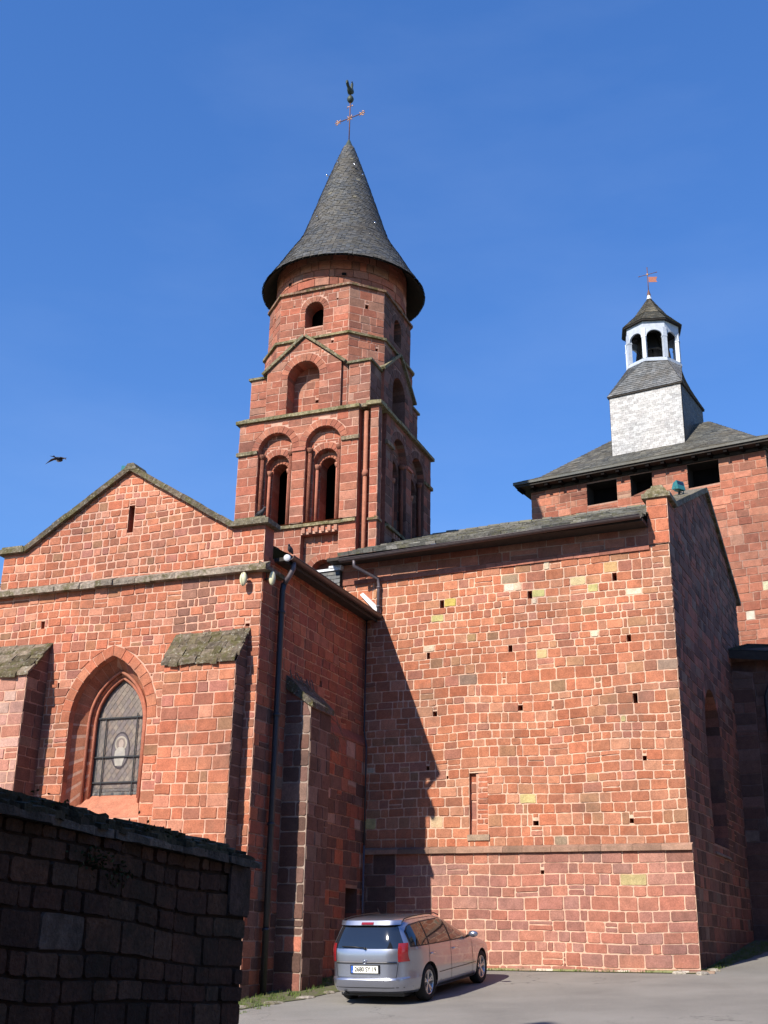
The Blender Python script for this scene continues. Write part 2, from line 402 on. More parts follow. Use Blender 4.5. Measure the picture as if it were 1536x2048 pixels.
    for c in cut:
        n=len(c); small=abs(c[0][0]-c[1][0])<.3 and n==4
        dep=reveal if not small else .32
        for i in range(n):
            (x0,y0),(x1,y1)=c[i],c[(i+1)%n]
            L=math.hypot(x1-x0,y1-y0); k=max(1,round(L/.27))
            for q in range(k):
                t0,t1=q/k,(q+1)/k
                p=(x0+(x1-x0)*t0,y0+(y1-y0)*t0); s_=(x0+(x1-x0)*t1,y0+(y1-y0)*t1)
                mb.add([F(p[0],p[1],.006),F(s_[0],s_[1],.006),F(s_[0],s_[1],-dep),F(p[0],p[1],-dep)],[(0,1,2,3)],(revk or stonek) if not small else stonek,pick(pal if pal is not PALS else PAL))
        if small: mb.add([F(x,y,-dep) for x,y in c],[tuple(range(n))],'void')
def arch(c,hw,zb,zs,n=14,point=0.0):
    """opening outline; point>0 gives a pointed arch of that rise"""
    P=[(c-hw,zb),(c+hw,zb),(c+hw,zs)]
    for x,z,_,_ in arc(c,hw,zs,n,point)[1:-1]: P.append((x,z))
    P.append((c-hw,zs)); return P
def arc(c,hw,zs,n=14,rise=0.0):
    """points right->left with outward normals"""
    o=[]
    if not rise:
        for i in range(n+1):
            t=math.pi*i/n; o.append((c+hw*math.cos(t),zs+hw*math.sin(t),math.cos(t),math.sin(t)))
    else:
        Rr=(hw*hw+rise*rise)/(2*hw); h2=n//2
        cx=c+hw-Rr; tm=math.asin(rise/Rr)
        for i in range(h2+1):
            t=tm*i/h2; o.append((cx+Rr*math.cos(t),zs+Rr*math.sin(t),math.cos(t),math.sin(t)))
        o[-1]=(c,zs+rise,0,1)
        for i in range(h2-1,-1,-1):
            t=tm*i/h2; o.append((2*c-(cx+Rr*math.cos(t)),zs+Rr*math.sin(t),-math.cos(t),math.sin(t)))
    return o
def ringpoly(c,hw,zb,zs,t,n=14,rise=0.0):
    P=[(c-hw,zb),(c+hw,zb),(c+hw,zs-.01),(c+hw+t,zs)]
    for x,z,nx,nz in arc(c,hw,zs,n,rise)[1:-1]: P.append((x+nx*t,z+nz*t))
    P+=[(c-hw-t,zs),(c-hw,zs-.01)]; return P
def voussoirs(mb,F,c,hw,zs,t,n=14,rise=0.0,pal=PAL,k='stone',h=.014,j=.006,d0=0.0):
    A=arc(c,hw,zs,n,rise)
    for i in range(n):
        (x0,z0,a0,b0),(x1,z1,a1,b1)=A[i],A[i+1]
        tt=t*rnd.uniform(.9,1.0)
        P=[(x0+a0*.004,z0+b0*.004),(x0+a0*tt,z0+b0*tt),(x1+a1*tt,z1+b1*tt),(x1+a1*.004,z1+b1*.004)]
        cx=sum(p[0] for p in P)/4; cz=sum(p[1] for p in P)/4
        # joint only across the ring
        dx,dz=x1-x0,z1-z0; L=math.hypot(dx,dz); dx/=L; dz/=L
        P=[(P[0][0]+dx*j,P[0][1]+dz*j),(P[1][0]+dx*j,P[1][1]+dz*j),(P[2][0]-dx*j,P[2][1]-dz*j),(P[3][0]-dx*j,P[3][1]-dz*j)]
        stone(mb,F,P,pick(pal),k,h,d0,ins=.004)
def ledge(mb,F,u0,u1,z0,z1,d0,d1,k='coping',col=(.20,.15,.11),seg=.55,slope=.0,jit=.012,vary=.25):
    """projecting string course or sill laid as separate stones; top slopes back"""
    u=u0
    while u<u1-1e-3:
        l=min(seg*rnd.uniform(.7,1.3),u1-u)
        if u1-(u+l)<seg*.3: l=u1-u
        a,b=u+.003,u+l-.003; q=rnd.uniform(1-vary,1+vary); c=(col[0]*q,col[1]*q,col[2]*q)
        jj=rnd.uniform(-jit,jit); jz=rnd.uniform(-jit,jit)*.5
        mb.hexa([F(a,z0+jz,d1+jj),F(b,z0+jz,d1+jj),F(b,z0,d0),F(a,z0,d0),F(a,z1-slope+jz,d1+jj),F(b,z1-slope+jz,d1+jj),F(b,z1,d0),F(a,z1,d0)],k,c)
        u+=l
def slates(mb,surf,W,H,row,wid,k='slate',cols=((.10,.105,.11),(.12,.12,.12),(.085,.09,.095),(.13,.125,.115)),lift=.012,seed=3,jit=.25,thick=.012,rowj=0.0,vary=.22):
    """surf(s,t,d) s in 0..1 across, t in 0..1 up the slope, d proud. W(t) width at t, H slope length"""
    rnd.seed(seed); t=0.0; n=max(1,round(H/row)); 
    for i in range(n):
        t0,t1=i/n,min(1.0,(i+1)/n+.35/n)
        t0j=max(0,t0+(rnd.uniform(-rowj,rowj)/n if i else 0))
        wd=W((t0+t1)/2); 
        if wd<.02: continue
        ks=max(3,round(wd/wid)); x=[0.0]
        offs=.5*(i%2)
        for j in range(1,ks+1): x.append(min(1,max(0,(j-offs+rnd.uniform(-jit,jit)*.5)/ks)))
        x.append(1.0)
        for j in range(len(x)-1):
            a,b=x[j],x[j+1]
            if b-a<1e-3: continue
            g=.003/max(wd,.1); c=rnd.choice(cols); q=rnd.uniform(1-vary,1+vary); c=(c[0]*q,c[1]*q,c[2]*q)
            l=lift*rnd.uniform(.7,1.5); dz=rnd.uniform(-.12,.12)/n
            p=[surf(a+g,max(0,t0j+dz),0),surf(b-g,max(0,t0j+dz),0),surf(b-g,max(0,t0j+dz),l+thick),surf(a+g,max(0,t0j+dz),l+thick),surf(b-g,t1,.003),surf(a+g,t1,.003)]
            mb.add(p,[(0,1,2,3),(3,2,4,5)],k,c)
def quadsurf(p00,p10,p11,p01):
    """bilinear patch: bottom left, bottom right, top right, top left"""
    n=((p10-p00).cross(p01-p00))
    if n.length<1e-6: n=((p10-p00).cross(p11-p00))
    n.normalize()
    return (lambda s,t,d: (p00*(1-s)+p10*s)*(1-t)+(p01*(1-s)+p11*s)*t+n*d), (lambda t: ((p10-p00)*(1-t)+(p11-p01)*t).length), ((p01+p11)/2-(p00+p10)/2).length
def roof(mb,p00,p10,p11,p01,row,wid,k='slate',under='timber',**kw):
    S,W,H=quadsurf(p00,p10,p11,p01)
    mb.add([p00,p10,p11,p01],[(0,1,2,3)],under,(.05,.04,.035))
    slates(mb,S,W,H,row,wid,k,**kw)
# ------------------------------------------------------------------ ground
def zg(x,y):
    yy=max(y,14.0) if y<60 else 60+(y-60)*.15
    xx=max(-40,min(40,x))
    return -1.14+.0495*xx+.0773*yy
mb=MB(); xs=[-300,-120,-60]+[-40+2*i for i in range(41)]+[60,120,300]; ys=[-200,-60,-20,0,8,14]+[16+2*i for i in range(23)]+[80,140,300,600]
vs=[];fs=[]
for y in ys:
    for x in xs: vs.append((x,y,zg(x,y)-.03))
n=len(xs)
for j in range(len(ys)-1):
    for i in range(n-1): fs.append((j*n+i,j*n+i+1,(j+1)*n+i+1,(j+1)*n+i))
mb.add(vs,fs,'earth'); g=mb.build('ground'); g['kind']='structure'
def drape(mb,poly,k,lift,step=1.0):
    """triangulated plan polygon laid on the slope"""
    tris=tessellate_polygon([[Vector((x,y,0)) for x,y in poly]])
    import bmesh
    bm=bmesh.new(); V=[bm.verts.new((x,y,0)) for x,y in poly]
    for t in tris:
        try: bm.faces.new([V[i] for i in t])
        except ValueError: pass
    x0=min(p[0] for p in poly);x1=max(p[0] for p in poly);y0=min(p[1] for p in poly);y1=max(p[1] for p in poly)
    for a,b0,b1,ax in ((0,x0,x1,Vector((1,0,0))),(1,y0,y1,Vector((0,1,0)))):
        c=math.ceil(b0/step)*step
        while c<b1:
            bmesh.ops.bisect_plane(bm,geom=bm.verts[:]+bm.edges[:]+bm.faces[:],plane_co=ax*c,plane_no=ax); c+=step
    bm.verts.index_update(); bm.normal_update()
    vs=[(v.co.x,v.co.y,zg(v.co.x,v.co.y)+lift) for v in bm.verts]
    fs=[tuple(v.index for v in f.verts) if f.normal.z>0 else tuple(v.index for v in reversed(f.verts)) for f in bm.faces]
    bm.free(); mb.add(vs,fs,k)
def P2(fr,a,b): v=fr(a,b,0); return (v.x,v.y)
# road: the whole paved square in front of the church and the lane beside it
def wob(pts,amp,seed,step=.35):
    rr=random.Random(seed); o=[]
    for (x0,y0),(x1,y1) in zip(pts[:-1],pts[1:]):
        n=max(1,int(math.hypot(x1-x0,y1-y0)/step))
        for i in range(n): o.append((x0+(x1-x0)*i/n+rr.uniform(-amp,amp),y0+(y1-y0)*i/n+rr.uniform(-amp,amp)))
    return o+[pts[-1]]
right_edge=wob([P2(FM,-4.15,33.3),P2(FM,-4.37,30.7),P2(FM,-4.66,28.4),P2(FM,-4.92,26.5),P2(FM,-5.05,25.82)],.035,1)
front_edge=wob([P2(FM,-5.05,25.82),P2(FM,-12.2,25.84)],.02,2)
left_edge=wob([P2(FM,-12.2,25.84),P2(FL,-10.1,24.6),P2(FL,-9.85,22.6),P2(FL,-10.05,21.3),P2(FL,-10.36,20.7),P2(FL,-10.55,19.9)],.045,3)
road=[(-30,-20),(40,-20),(40,14),(40,60),(20.5,60),P2(FM,5,33.4)]+right_edge+front_edge[1:]+left_edge[1:]+[P2(FL,-11.5,18.6),P2(FL,-30,18.3)]
mb=MB(); drape(mb,road,'asphalt',.0,2.0); o=mb.build('road'); o['kind']='structure'
ov=lambda pts,d,fr,ax:[(x+fr[0]*d,y+fr[1]*d) for x,y in pts]
verge=[P2(FL,-11.5,18.7)]+ov(list(reversed(left_edge)),.03,(FL.X.x,FL.X.y),0)+ov(list(reversed(front_edge))[1:],.05,(-FM.Y.x,-FM.Y.y),0)+ov(list(reversed(right_edge))[1:],.03,(FM.X.x,FM.X.y),0)+[P2(FM,9,34),P2(FM,9,40),P2(FM,-5.2,34),P2(FM,-5.1,26.05),P2(FM,-12.9,26.05),P2(FL,-11.25,24),P2(FL,-11.3,21.1),P2(FL,-14,21.0),P2(FL,-14,18.7)]
mb=MB(); drape(mb,verge,'soil',.012,1.0); o=mb.build('verge'); o['kind']='structure'
# grass tufts on the verge, at the wall feet
rnd.seed(5); mb=MB()
def tuft(x,y,n,hh):
    z=zg(x,y)
    for i in range(n):
        a=rnd.uniform(0,6.28); r=rnd.uniform(0,.09); px,py=x+r*math.cos(a),y+r*math.sin(a); h=hh*rnd.uniform(.5,1.2); l=rnd.uniform(.1,.7)*h; q=rnd.uniform(0,6.28)
        c=rnd.choice([(.10,.16,.03),(.07,.12,.02),(.16,.20,.05),(.13,.14,.05)]); wd=.007
        mb.add([(px-wd*math.sin(q),py+wd*math.cos(q),z),(px+wd*math.sin(q),py-wd*math.cos(q),z),(px+l*math.cos(q),py+l*math.sin(q),z+h)],[(0,1,2)],'grass',c)
for i in range(620):
    t=rnd.random()
    if t<.40:
        b=rnd.uniform(19.4,25.4); p=FL(-11.1+rnd.uniform(0,.85)*(1 if b<23 else .8),b,0)
    elif t<.62: p=FM(rnd.uniform(-12.3,-5.0),25.93+rnd.uniform(-.09,.05),0)
    elif t<.68: p=FM(rnd.choice([-8.3,-7.4])+rnd.uniform(-.25,.25),25.90,0)
    else:
        b=rnd.uniform(25.9,33); p=FM(-5.0+rnd.random()*(.12+(b-26)*.10),b,0)
    tuft(p.x,p.y,rnd.randint(5,12),rnd.uniform(.03,.09))
tag(mb.build('grass'),'low grass and moss growing along the foot of the church walls','grass',kind='stuff')
def rubble_stone(p,sx,sy,sz,col,label,k='coping'):
    mb=MB(); n=9; a0=rnd.uniform(0,6)
    base=Vector((p[0],p[1],zg(p[0],p[1])-.02)); ring=[(rnd.uniform(.8,1.1)) for _ in range(n)]
    lv=[(1.0,0),(1.02,.45),(.82,.85),(.45,1.0)]
    vs=[]
    for s,h in lv:
        for i in range(n):
            t=2*math.pi*i/n; x=sx*s*ring[i]*math.cos(t); y=sy*s*ring[i]*math.sin(t)
            vs.append(base+Vector((x*math.cos(a0)-y*math.sin(a0),x*math.sin(a0)+y*math.cos(a0),sz*h*rnd.uniform(.9,1.1))))
    fs=[(l*n+i,l*n+(i+1)%n,(l+1)*n+(i+1)%n,(l+1)*n+i) for l in range(3) for i in range(n)]+[tuple(range(3*n,4*n))]
    mb.add(vs,fs,k,col)
    return tag(mb.build('kerb_stone'),label,'stone','loose kerb stones at the wall foot')
rnd.seed(21)
for i,(a,b,s,l) in enumerate([(-4.98,25.76,.14,'largest pale kerb stone lying at the right corner of the hall wall'),(-4.86,26.35,.12,'pale flat stone in the grass just behind the corner of the hall'),(-5.45,25.80,.12,'small pale kerb stone just left of the hall corner')]):
    p=FM(a,b,0); rubble_stone(p,s*1.5,s,.07,(.55,.47,.38),l)
for i,(a,b,s,l) in enumerate([(-10.75,20.15,.2,'grey kerb stone at the foot of the chapel corner, nearest the garden wall'),(-10.32,20.75,.15,'pale kerb stone beside the mossy verge, between the garden wall and the drain pipe'),(-10.05,21.55,.14,'flat kerb stone lying in front of the chapel drain pipe'),(-9.92,22.3,.12,'small kerb stone below the chapel side buttress')]):
    p=FL(a,b,0); rubble_stone(p,s*1.5,s,.06,(.42,.37,.32),l)
# ------------------------------------------------------------------ church hall (large sunlit wall)
HZ=10.2; XL,XR,YF,YB=-13.75,-5.1,26.0,36.9; YM=31.46
hall=thing('church_hall','tall red sandstone church hall with a broad sunlit wall, slate roof and stepped gable coping','church hall',FM(-9,26,zg(3,27)))
fH=front(FM,YF)
PUT=[(-6.41,9.66,.11,.2),(-8.48,9.53,.11,.19),(-10.76,9.51,.11,.27),(-6.15,8.2,.1,.18),(-9.0,8.18,.1,.21),(-11.12,8.19,.08,.2),(-6.08,6.96,.10,.29),(-8.78,6.8,.11,.13),(-10.94,6.77,.11,.12),(-5.95,5.57,.09,.1),(-11.12,5.62,.08,.1),(-6.31,4.37,.09,.1),(-8.48,4.31,.13,.1),(-8.34,3.24,.08,.08),(-10.62,5.42,.04,.07),(-8.0,6.9,.03,.05)]
YEL=(.47,.41,.17); PAL_=(.66,.55,.40); GRN=(.30,.21,.14)
FIX=[(-6.04,9.36,PAL_),(-8.25,9.5,YEL),(-7.0,9.55,YEL),(-10.52,9.5,(.50,.38,.10)),(-10.75,9.2,YEL),(-7.45,9.72,(.60,.46,.25)),(-6.45,9.95,(.52,.32,.15)),(-8.3,7.95,(.56,.40,.20)),(-6.3,2.95,(.48,.42,.19)),(-9.95,8.62,(.33,.20,.10)),(-10.3,7.45,(.24,.15,.11)),(-8.85,10.1,GRN),(-5.35,7.6,(.34,.23,.17)),(-7.9,3.9,GRN),(-5.5,10.6,(.55,.36,.20)),(-8.1,10.35,PAL_),(-9.0,9.75,(.64,.56,.46)),(-11.0,4.3,(.58,.40,.24))]
def stain_right(c,u,z):
    c=tuple(c)
    if u>-5.6: k=min(1,(u+5.6)/.5)*.45; c=tuple(a*(1-k)+b*k for a,b in zip(c,(.27,.16,.105)))
    return c
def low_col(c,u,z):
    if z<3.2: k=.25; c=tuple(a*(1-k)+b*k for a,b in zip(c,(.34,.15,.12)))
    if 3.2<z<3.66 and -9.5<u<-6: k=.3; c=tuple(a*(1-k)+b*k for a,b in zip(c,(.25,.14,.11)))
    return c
mb=MB()
niche=[(-10.07,3.98),(-9.62,3.98),(-9.62,5.38),(-10.07,5.38)]
masonry(mb,fH,[(XL,3.72),(XR,3.72),(XR,HZ+.2),(XL,HZ+.2)],holes=[niche],course=(.16,.275),length=(.22,.48),joint=.0095,pal=PALH,mcol=(.66,.42,.30),puts=PUT,seed=11,colfn=stain_right,fixed=FIX,warp=.03,split=.05,cr=.032)
# blocked window: shallow niche filled with small stones
nf=fH.shifted(-.10)
masonry(mb,nf,[(-10.1,3.95),(-9.90,3.95),(-9.90,5.4),(-10.1,5.4)],course=(.3,.45),length=(.4,.6),seed=5,pal=PAL)
masonry(mb,fH.shifted(-.025),[(-9.90,3.95),(-9.6,3.95),(-9.6,5.4),(-9.86,5.4)],course=(.09,.15),length=(.2,.3),seed=6,pal=PAL,split=0)
mb.box(FM,-9.91,-9.62,YF+.028,YF+.2,3.97,5.39,'mortar',(.5,.28,.2))
ledge(mb,fH,-10.12,-9.58,3.86,3.99,-.1,.03,'stone',(.34,.24,.17),seg=.6)
# small slot with rubble
nb=[(-9.95,7.52),(-9.74,7.52),(-9.74,8.05),(-9.95,8.05)]
# lower part of the wall stands 6 cm proud below the string course
fHl=fH.shifted(.06)
masonry(mb,fHl,[(-11.9,-.4),(XR+.06,-.4),(XR+.06,3.6),(-11.9,3.6)],course=(.19,.28),length=(.28,.60),joint=.010,mcol=(.64,.40,.29),pal=[((.41,.155,.10),4),((.37,.155,.115),3),((.45,.18,.115),3),((.34,.165,.13),3),((.40,.19,.14),2),((.31,.135,.10),1.5)],puts=[(-8.34,3.24,.08,.08),(-7.9,1.3,.05,.05)],seed=29,colfn=low_col,fixed=[(-6.3,2.95,(.48,.42,.19))],warp=.02,cr=.03)
masonry(mb,fHl,[(-13.1,-.4),(-11.9,-.4),(-11.9,3.6),(-13.1,3.6)],course=(.26,.36),length=(.35,.6),joint=.010,pal=PALSHADE+PAL[3:5],seed=31,mcol=(.3,.2,.16))  # corner beside the chapel, its shade put into darker stones and mortar
mb.box(FM,-13.1,XR+.06,YF-.055,YF+.05,3.55,3.62,'mortar',(.5,.28,.2))
wall=mb.build('wall',hall)
mb=MB(); ledge(mb,fH,-13.05,XR+.07,3.58,3.74,0,.14,'stone_old',(.34,.20,.14),seg=.62,slope=.06,jit=.006)
mb.build('string_course',hall)
mb=MB(); rnd.seed(17); u=-11.2
while u<XR+.02:
    l=rnd.uniform(.12,.55)
    if True:
        P=FM(u,YF,0); z=zg(P.x,P.y)
        mb.hexa([fHl(u,z-.05,.10),fHl(u+l,z-.05,.09),fHl(u+l,z-.05,-.02),fHl(u,z-.05,-.02),fHl(u,z+.012+rnd.uniform(-.012,.02),.06),fHl(u+l,z+.012+rnd.uniform(-.012,.02),.05),fHl(u+l,z+.05,-.01),fHl(u,z+.05,-.01)],'mortar',rnd.choice(((.62,.52,.42),(.40,.25,.18),(.30,.2,.14),(.22,.22,.10))))
    u+=l
mb.build('mortar_fillet',hall)
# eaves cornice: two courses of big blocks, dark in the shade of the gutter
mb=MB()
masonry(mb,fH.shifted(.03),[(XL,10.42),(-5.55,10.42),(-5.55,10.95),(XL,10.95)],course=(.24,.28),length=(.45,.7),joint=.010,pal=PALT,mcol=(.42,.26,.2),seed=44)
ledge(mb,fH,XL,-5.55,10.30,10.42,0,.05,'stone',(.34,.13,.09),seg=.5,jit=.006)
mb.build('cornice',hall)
# right side wall (shade) with gable and a deep blind window
fR=right(FM,XR)
gab=[(YF,-.2),(YB,-.2),(YB,4.0),(35.5,11.7),(35.5,11.72),(YM,13.62),(26.75,11.45),(YF,11.3)]
gab=[(YF,-.2),(35.55,-.2),(35.55,11.7),(YM,13.62),(26.75,11.5),(YF,11.5)]
op=arch(29.85,.98,3.95,6.75,14)
mb=MB()
masonry(mb,fR,gab,holes=[op],excl=[ringpoly(29.85,.98,3.95,6.75,.3)],course=(.2,.3),length=(.3,.6),joint=.011,pal=PALSHADE+[((.30,.12,.085),6),((.24,.105,.08),4)],mcol=(.33,.20,.16),reveal=.45,seed=51,warp=.02)
voussoirs(mb,fR,29.85,.98,6.75,.3,15,pal=PALSHADE+PAL[3:5])
masonry(mb,fR.shifted(-.45),[(28.8,3.9),(30.9,3.9),(30.9,7.8),(28.8,7.8)],course=(.2,.3),length=(.3,.6),pal=PALSHADE+PAL[3:5],mcol=(.33,.20,.16),seed=52)
mb.hexa([fR(28.87,3.7,.05),fR(30.83,3.7,.05),fR(30.83,3.7,-.44),fR(28.87,3.7,-.44),fR(28.87,3.74,.05),fR(30.83,3.74,.05),fR(30.83,4.15,-.44),fR(28.87,4.15,-.44)],'stone_old',(.22,.17,.15))
fB=Face(FM(XR,YB,0),FM(XL,YB,0))
masonry(mb,Face(FM(XR,35.55,0),FM(XL,35.55,0),0),[(0,-.2),(XR-XL,-.2),(XR-XL,11.3),(0,11.3)],course=(.3,.4),length=(.5,.8),pal=PALSHADE,seed=54)
mb.build('wall',hall)
# gable coping: kneeler block, coping slabs and pinnacle cap
mb=MB(); rnd.seed(3)
def coping_run(mb,P0,P1,wdir,w0,w1,th,seg,col=(.20,.17,.13),k='coping',ov=.0,jit=.012):
    """slabs laid along a sloping line P0->P1; wdir horizontal across; w0,w1 extents across"""
    d=(P1-P0); L=d.length; d.normalize(); nn=wdir.cross(d); 
    if nn.z<0: nn=-nn
    t=0
    while t<L-1e-3:
        l=min(seg*rnd.uniform(.75,1.25),L-t)
        if L-(t+l)<seg*.35: l=L-t
        a=P0+d*(t+.004); b=P0+d*(t+l-.004); j=rnd.uniform(-jit,jit); q=rnd.uniform(.75,1.25); c=tuple(x*q for x in col)
        lo=nn*(j*.4); hi=nn*(th+j*.6)
        pts=[a+wdir*w0+lo,b+wdir*w0+lo,b+wdir*w1+lo,a+wdir*w1+lo,a+wdir*w0+hi,b+wdir*w0+hi,b+wdir*w1+hi,a+wdir*w1+hi]
        if wdir.cross(d).z>0: pts=[pts[i] for i in (3,2,1,0,7,6,5,4)]
        mb.hexa(pts,k,c); t+=l
X=FM.X
coping_run(mb,FM(XR,26.65,11.50),FM(XR,YM,13.62),X,-.48,.10,.14,.62)
coping_run(mb,FM(XR,35.9,11.48),FM(XR,YM,13.62),X,-.48,.10,.14,.62)
masonry(mb,Face(FM(-5.56,25.97,0),FM(-5.07,25.97,0),-5.56),[(-5.56,10.42),(-5.07,10.42),(-5.07,11.55),(-5.56,11.55)],course=(.27,.34),length=(.3,.5),joint=.008,pal=PAL[:3],seed=61,mcol=(.6,.35,.26),split=0)
mb.box(FM,-5.56,-5.09,25.99,26.85,10.5,11.55,'stone',(.40,.13,.08))
ledge(mb,Face(FM(-5.66,25.9,0),FM(-4.98,25.9,0),0),0,.68,11.55,11.66,-.9,0,'coping',(.26,.22,.15),seg=.7)
for k_,(e,z0,z1) in enumerate([(.28,11.66,11.80),(.17,11.80,11.92)]):
    c0=FM(-5.32,26.25,0); mb.hexa([FM(-5.32+sx*e*1.0,26.28+sy*e*1.3,z0) for sx,sy in((-1,-1),(1,-1),(1,1),(-1,1))]+[FM(-5.32+sx*e*.72,26.28+sy*e,z1) for sx,sy in((-1,-1),(1,-1),(1,1),(-1,1))],'coping',(.24,.20,.12))
mb.build('coping',hall)
# roof
mb=MB()
roof(mb,FM(-13.42,25.42,10.93),FM(-5.52,25.42,10.93),FM(-5.52,YM,13.38),FM(-13.34,YM,13.38),.30,.34,'lauze',cols=((.15,.145,.13),(.19,.18,.16),(.12,.115,.10),(.25,.235,.21)),lift=.035,thick=.045,vary=.4,seed=8,rowj=.12)
roof(mb,FM(-5.52,YB,10.93),FM(-13.4,YB,10.93),FM(-13.34,YM,13.385),FM(-5.52,YM,13.385),.5,.6,'lauze',lift=.02,thick=.03,seed=9)
rnd.seed(77); a=-13.3
while a<-5.6:                       # uneven ridge stones
    l=rnd.uniform(.28,.5); z=13.39+rnd.uniform(-.02,.04)
    mb.hexa([FM(a,YM-.16,z-.04),FM(a+l-.02,YM-.16,z-.04),FM(a+l-.02,YM+.16,z-.04),FM(a,YM+.16,z-.04),FM(a,YM-.09,z+.07),FM(a+l-.02,YM-.09,z+.06),FM(a+l-.02,YM+.09,z+.06),FM(a,YM+.09,z+.07)],'lauze',(.17,.16,.14)); a+=l
mb.box(FM,XL,-5.56,25.46,26.2,10.84,10.925,'timber'); mb.box(FM,XL,-5.56,26.0,26.3,10.6,11.14,'timber')
mb.build('roof',hall)
def gutter(mb,P0,P1,out,r=.075,k='gutter',n=8):
    d=(P1-P0).normalized(); vs=[]; 
    for P in (P0,P1):
        for i in range(n+1):
            t=math.pi+math.pi*i/n; vs.append(P+out*math.cos(t)*r+UP*math.sin(t)*r)
        for i in range(n,-1,-1):
            t=math.pi+math.pi*i/n; vs.append(P+out*math.cos(t)*(r-.012)+UP*math.sin(t)*(r-.012))
    m_=2*(n+1); mb.add(vs,[(i,(i+1)%m_,m_+(i+1)%m_,m_+i) for i in range(m_)]+[tuple(reversed(range(m_))),tuple(range(m_,2*m_))],k,smooth=False)
    mb.tube([P0+out*r+UP*.0,P1+out*r],.012,k,6)
mb=MB(); gutter(mb,FM(-13.32,25.36,10.80),FM(-5.58,25.36,10.95),-FM.Y,.08)
mb.build('gutter',hall)
mb=MB()
mb.tube([FM(-12.92,25.36,10.76),FM(-12.92,25.37,10.60),FM(-12.70,25.62,10.46),FM(-12.48,25.86,10.36),FM(-12.46,25.9,10.2),FM(-12.46,25.9,9.32)],.045,'pipegrey',8)
for z in (10.1,9.6): mb.tube([FM(-12.46,25.9,z),FM(-12.46,25.9,z+.05)],.057,'pipegrey',8)
mb.build('downpipe',hall)
# slate hung cheek beside the roof end, with zinc capping
mb=MB()
fS=front(FM,25.85)
S,W_,H_=quadsurf(fS(-14.9,9.7),fS(-13.55,9.7),fS(-13.55,10.70),fS(-14.9,10.70))
mb.box(FM,-14.9,-13.55,25.86,26.6,9.7,10.70,'timber'); slates(mb,S,W_,H_,.11,.16,'slate',seed=4)
mb.box(FM,-14.95,-13.52,25.80,26.62,10.70,10.76,'flash'); mb.box(FM,-13.86,-13.50,25.78,26.63,10.76,10.82,'flash')
mb.build('slate_cheek',hall)
mb=MB(); mb.prism(([FM(-12.98,25.88,9.98),FM(-12.44,25.88,9.40),FM(-12.44,25.88,9.58),FM(-12.90,25.88,10.03)],[FM(-12.98,25.99,9.98),FM(-12.44,25.99,9.40),FM(-12.44,25.99,9.58),FM(-12.90,25.99,10.03)]),'flash'); mb.build('flashing',hall)
# ------------------------------------------------------------------ chapel (left)
CF,CR,CLf=21.09,-11.21,-18.05
chapel=thing('chapel','red sandstone chapel with a low coped gable, pointed window and two mossy buttresses','chapel',FL(-14.6,21,zg(-5,24)))
fG=front(FL,CF)
mb=MB()
WC,WH,WZ,WR=-14.74,.98,5.98,1.40
def gstain(c,u,z):
    for uc,wd,zb in ((-13.05,.16,7.2),(-12.45,.12,7.6)):
        if abs(u-uc)<wd*1.4 and z>zb: k=.55; c=tuple(a*(1-k)+b*k for a,b in zip(c,(.16,.10,.08)))
    return c
masonry(mb,fG,[(-20.5,-.8),(CR,-.8),(CR,9.0),(-20.5,9.0)],holes=[arch(WC,WH,3.95,WZ,14,WR)],excl=[ringpoly(WC,WH,3.95,WZ,.24,14,WR)],course=(.16,.25),length=(.22,.42),joint=.0105,pal=PALS[:9],puts=[(-16.71,8.22,.09,.2),(-16.1,6.85,.04,.12),(-11.5,7.9,.1,.06)],reveal=.16,seed=71,colfn=gstain,warp=.03,cr=.026,split=.08)
voussoirs(mb,fG,WC,WH,WZ,.24,16,WR,pal=PAL[:3])
masonry(mb,fG,[(-18.05,9.0),(CR,9.0),(CR,10.0),(-11.95,10.0),(-14.72,11.72),(-17.55,10.0),(-18.05,10.0)],course=(.14,.24),length=(.2,.42),joint=.013,pal=PALS[:9],holes=[[(-14.71,10.2),(-14.56,10.2),(-14.56,10.85),(-14.71,10.85)]],reveal=.5,seed=73,warp=.03,cr=.026,split=.12)
mb.add([fG(-14.71,10.2,-.5),fG(-14.56,10.2,-.5),fG(-14.56,10.85,-.5),fG(-14.71,10.85,-.5)],[(0,1,2,3)],'void')
# splayed inner orders of the pointed window
def splay(mb,F,c,h0,r0,z0,d0,h1,r1,z1,d1,zb0,zb1,n=16,k='stone'):
    A=[(c-h0,zb0)]+[(x,z) for x,z,_,_ in reversed(arc(c,h0,z0,n,r0))]+[(c+h0,zb0)]
    B=[(c-h1,zb1)]+[(x,z) for x,z,_,_ in reversed(arc(c,h1,z1,n,r1))]+[(c+h1,zb1)]
    for i in range(len(A)-1):
        (x0,y0),(x1,y1)=A[i],A[i+1]; (p0,q0),(p1,q1)=B[i],B[i+1]
        kk=max(1,round(math.hypot(x1-x0,y1-y0)/.3))
        for j in range(kk):
            s,t=j/kk,(j+1)/kk; L=lambda a,b,w_:a+(b-a)*w_
            Q=lambda e0,e1,o:[F(c+(L(x0,x1,e0)-c)*o,L(y0,y1,e0),d0),F(c+(L(x0,x1,e1)-c)*o,L(y0,y1,e1),d0),F(c+(L(p0,p1,e1)-c)*o,L(q0,q1,e1),d1),F(c+(L(p0,p1,e0)-c)*o,L(q0,q1,e0),d1)]
            mb.add(Q(s,t,1.004),[(3,2,1,0)],'mortar',(.50,.28,.2)); mb.add(Q(s+.02,t-.02,1.0),[(3,2,1,0)],k,tuple(v_*.9 for v_ in pick(PAL[:5])))
splay(mb,fG,WC,WH,WR,WZ,-.159,.74,1.14,WZ,-.40,3.95,4.3)
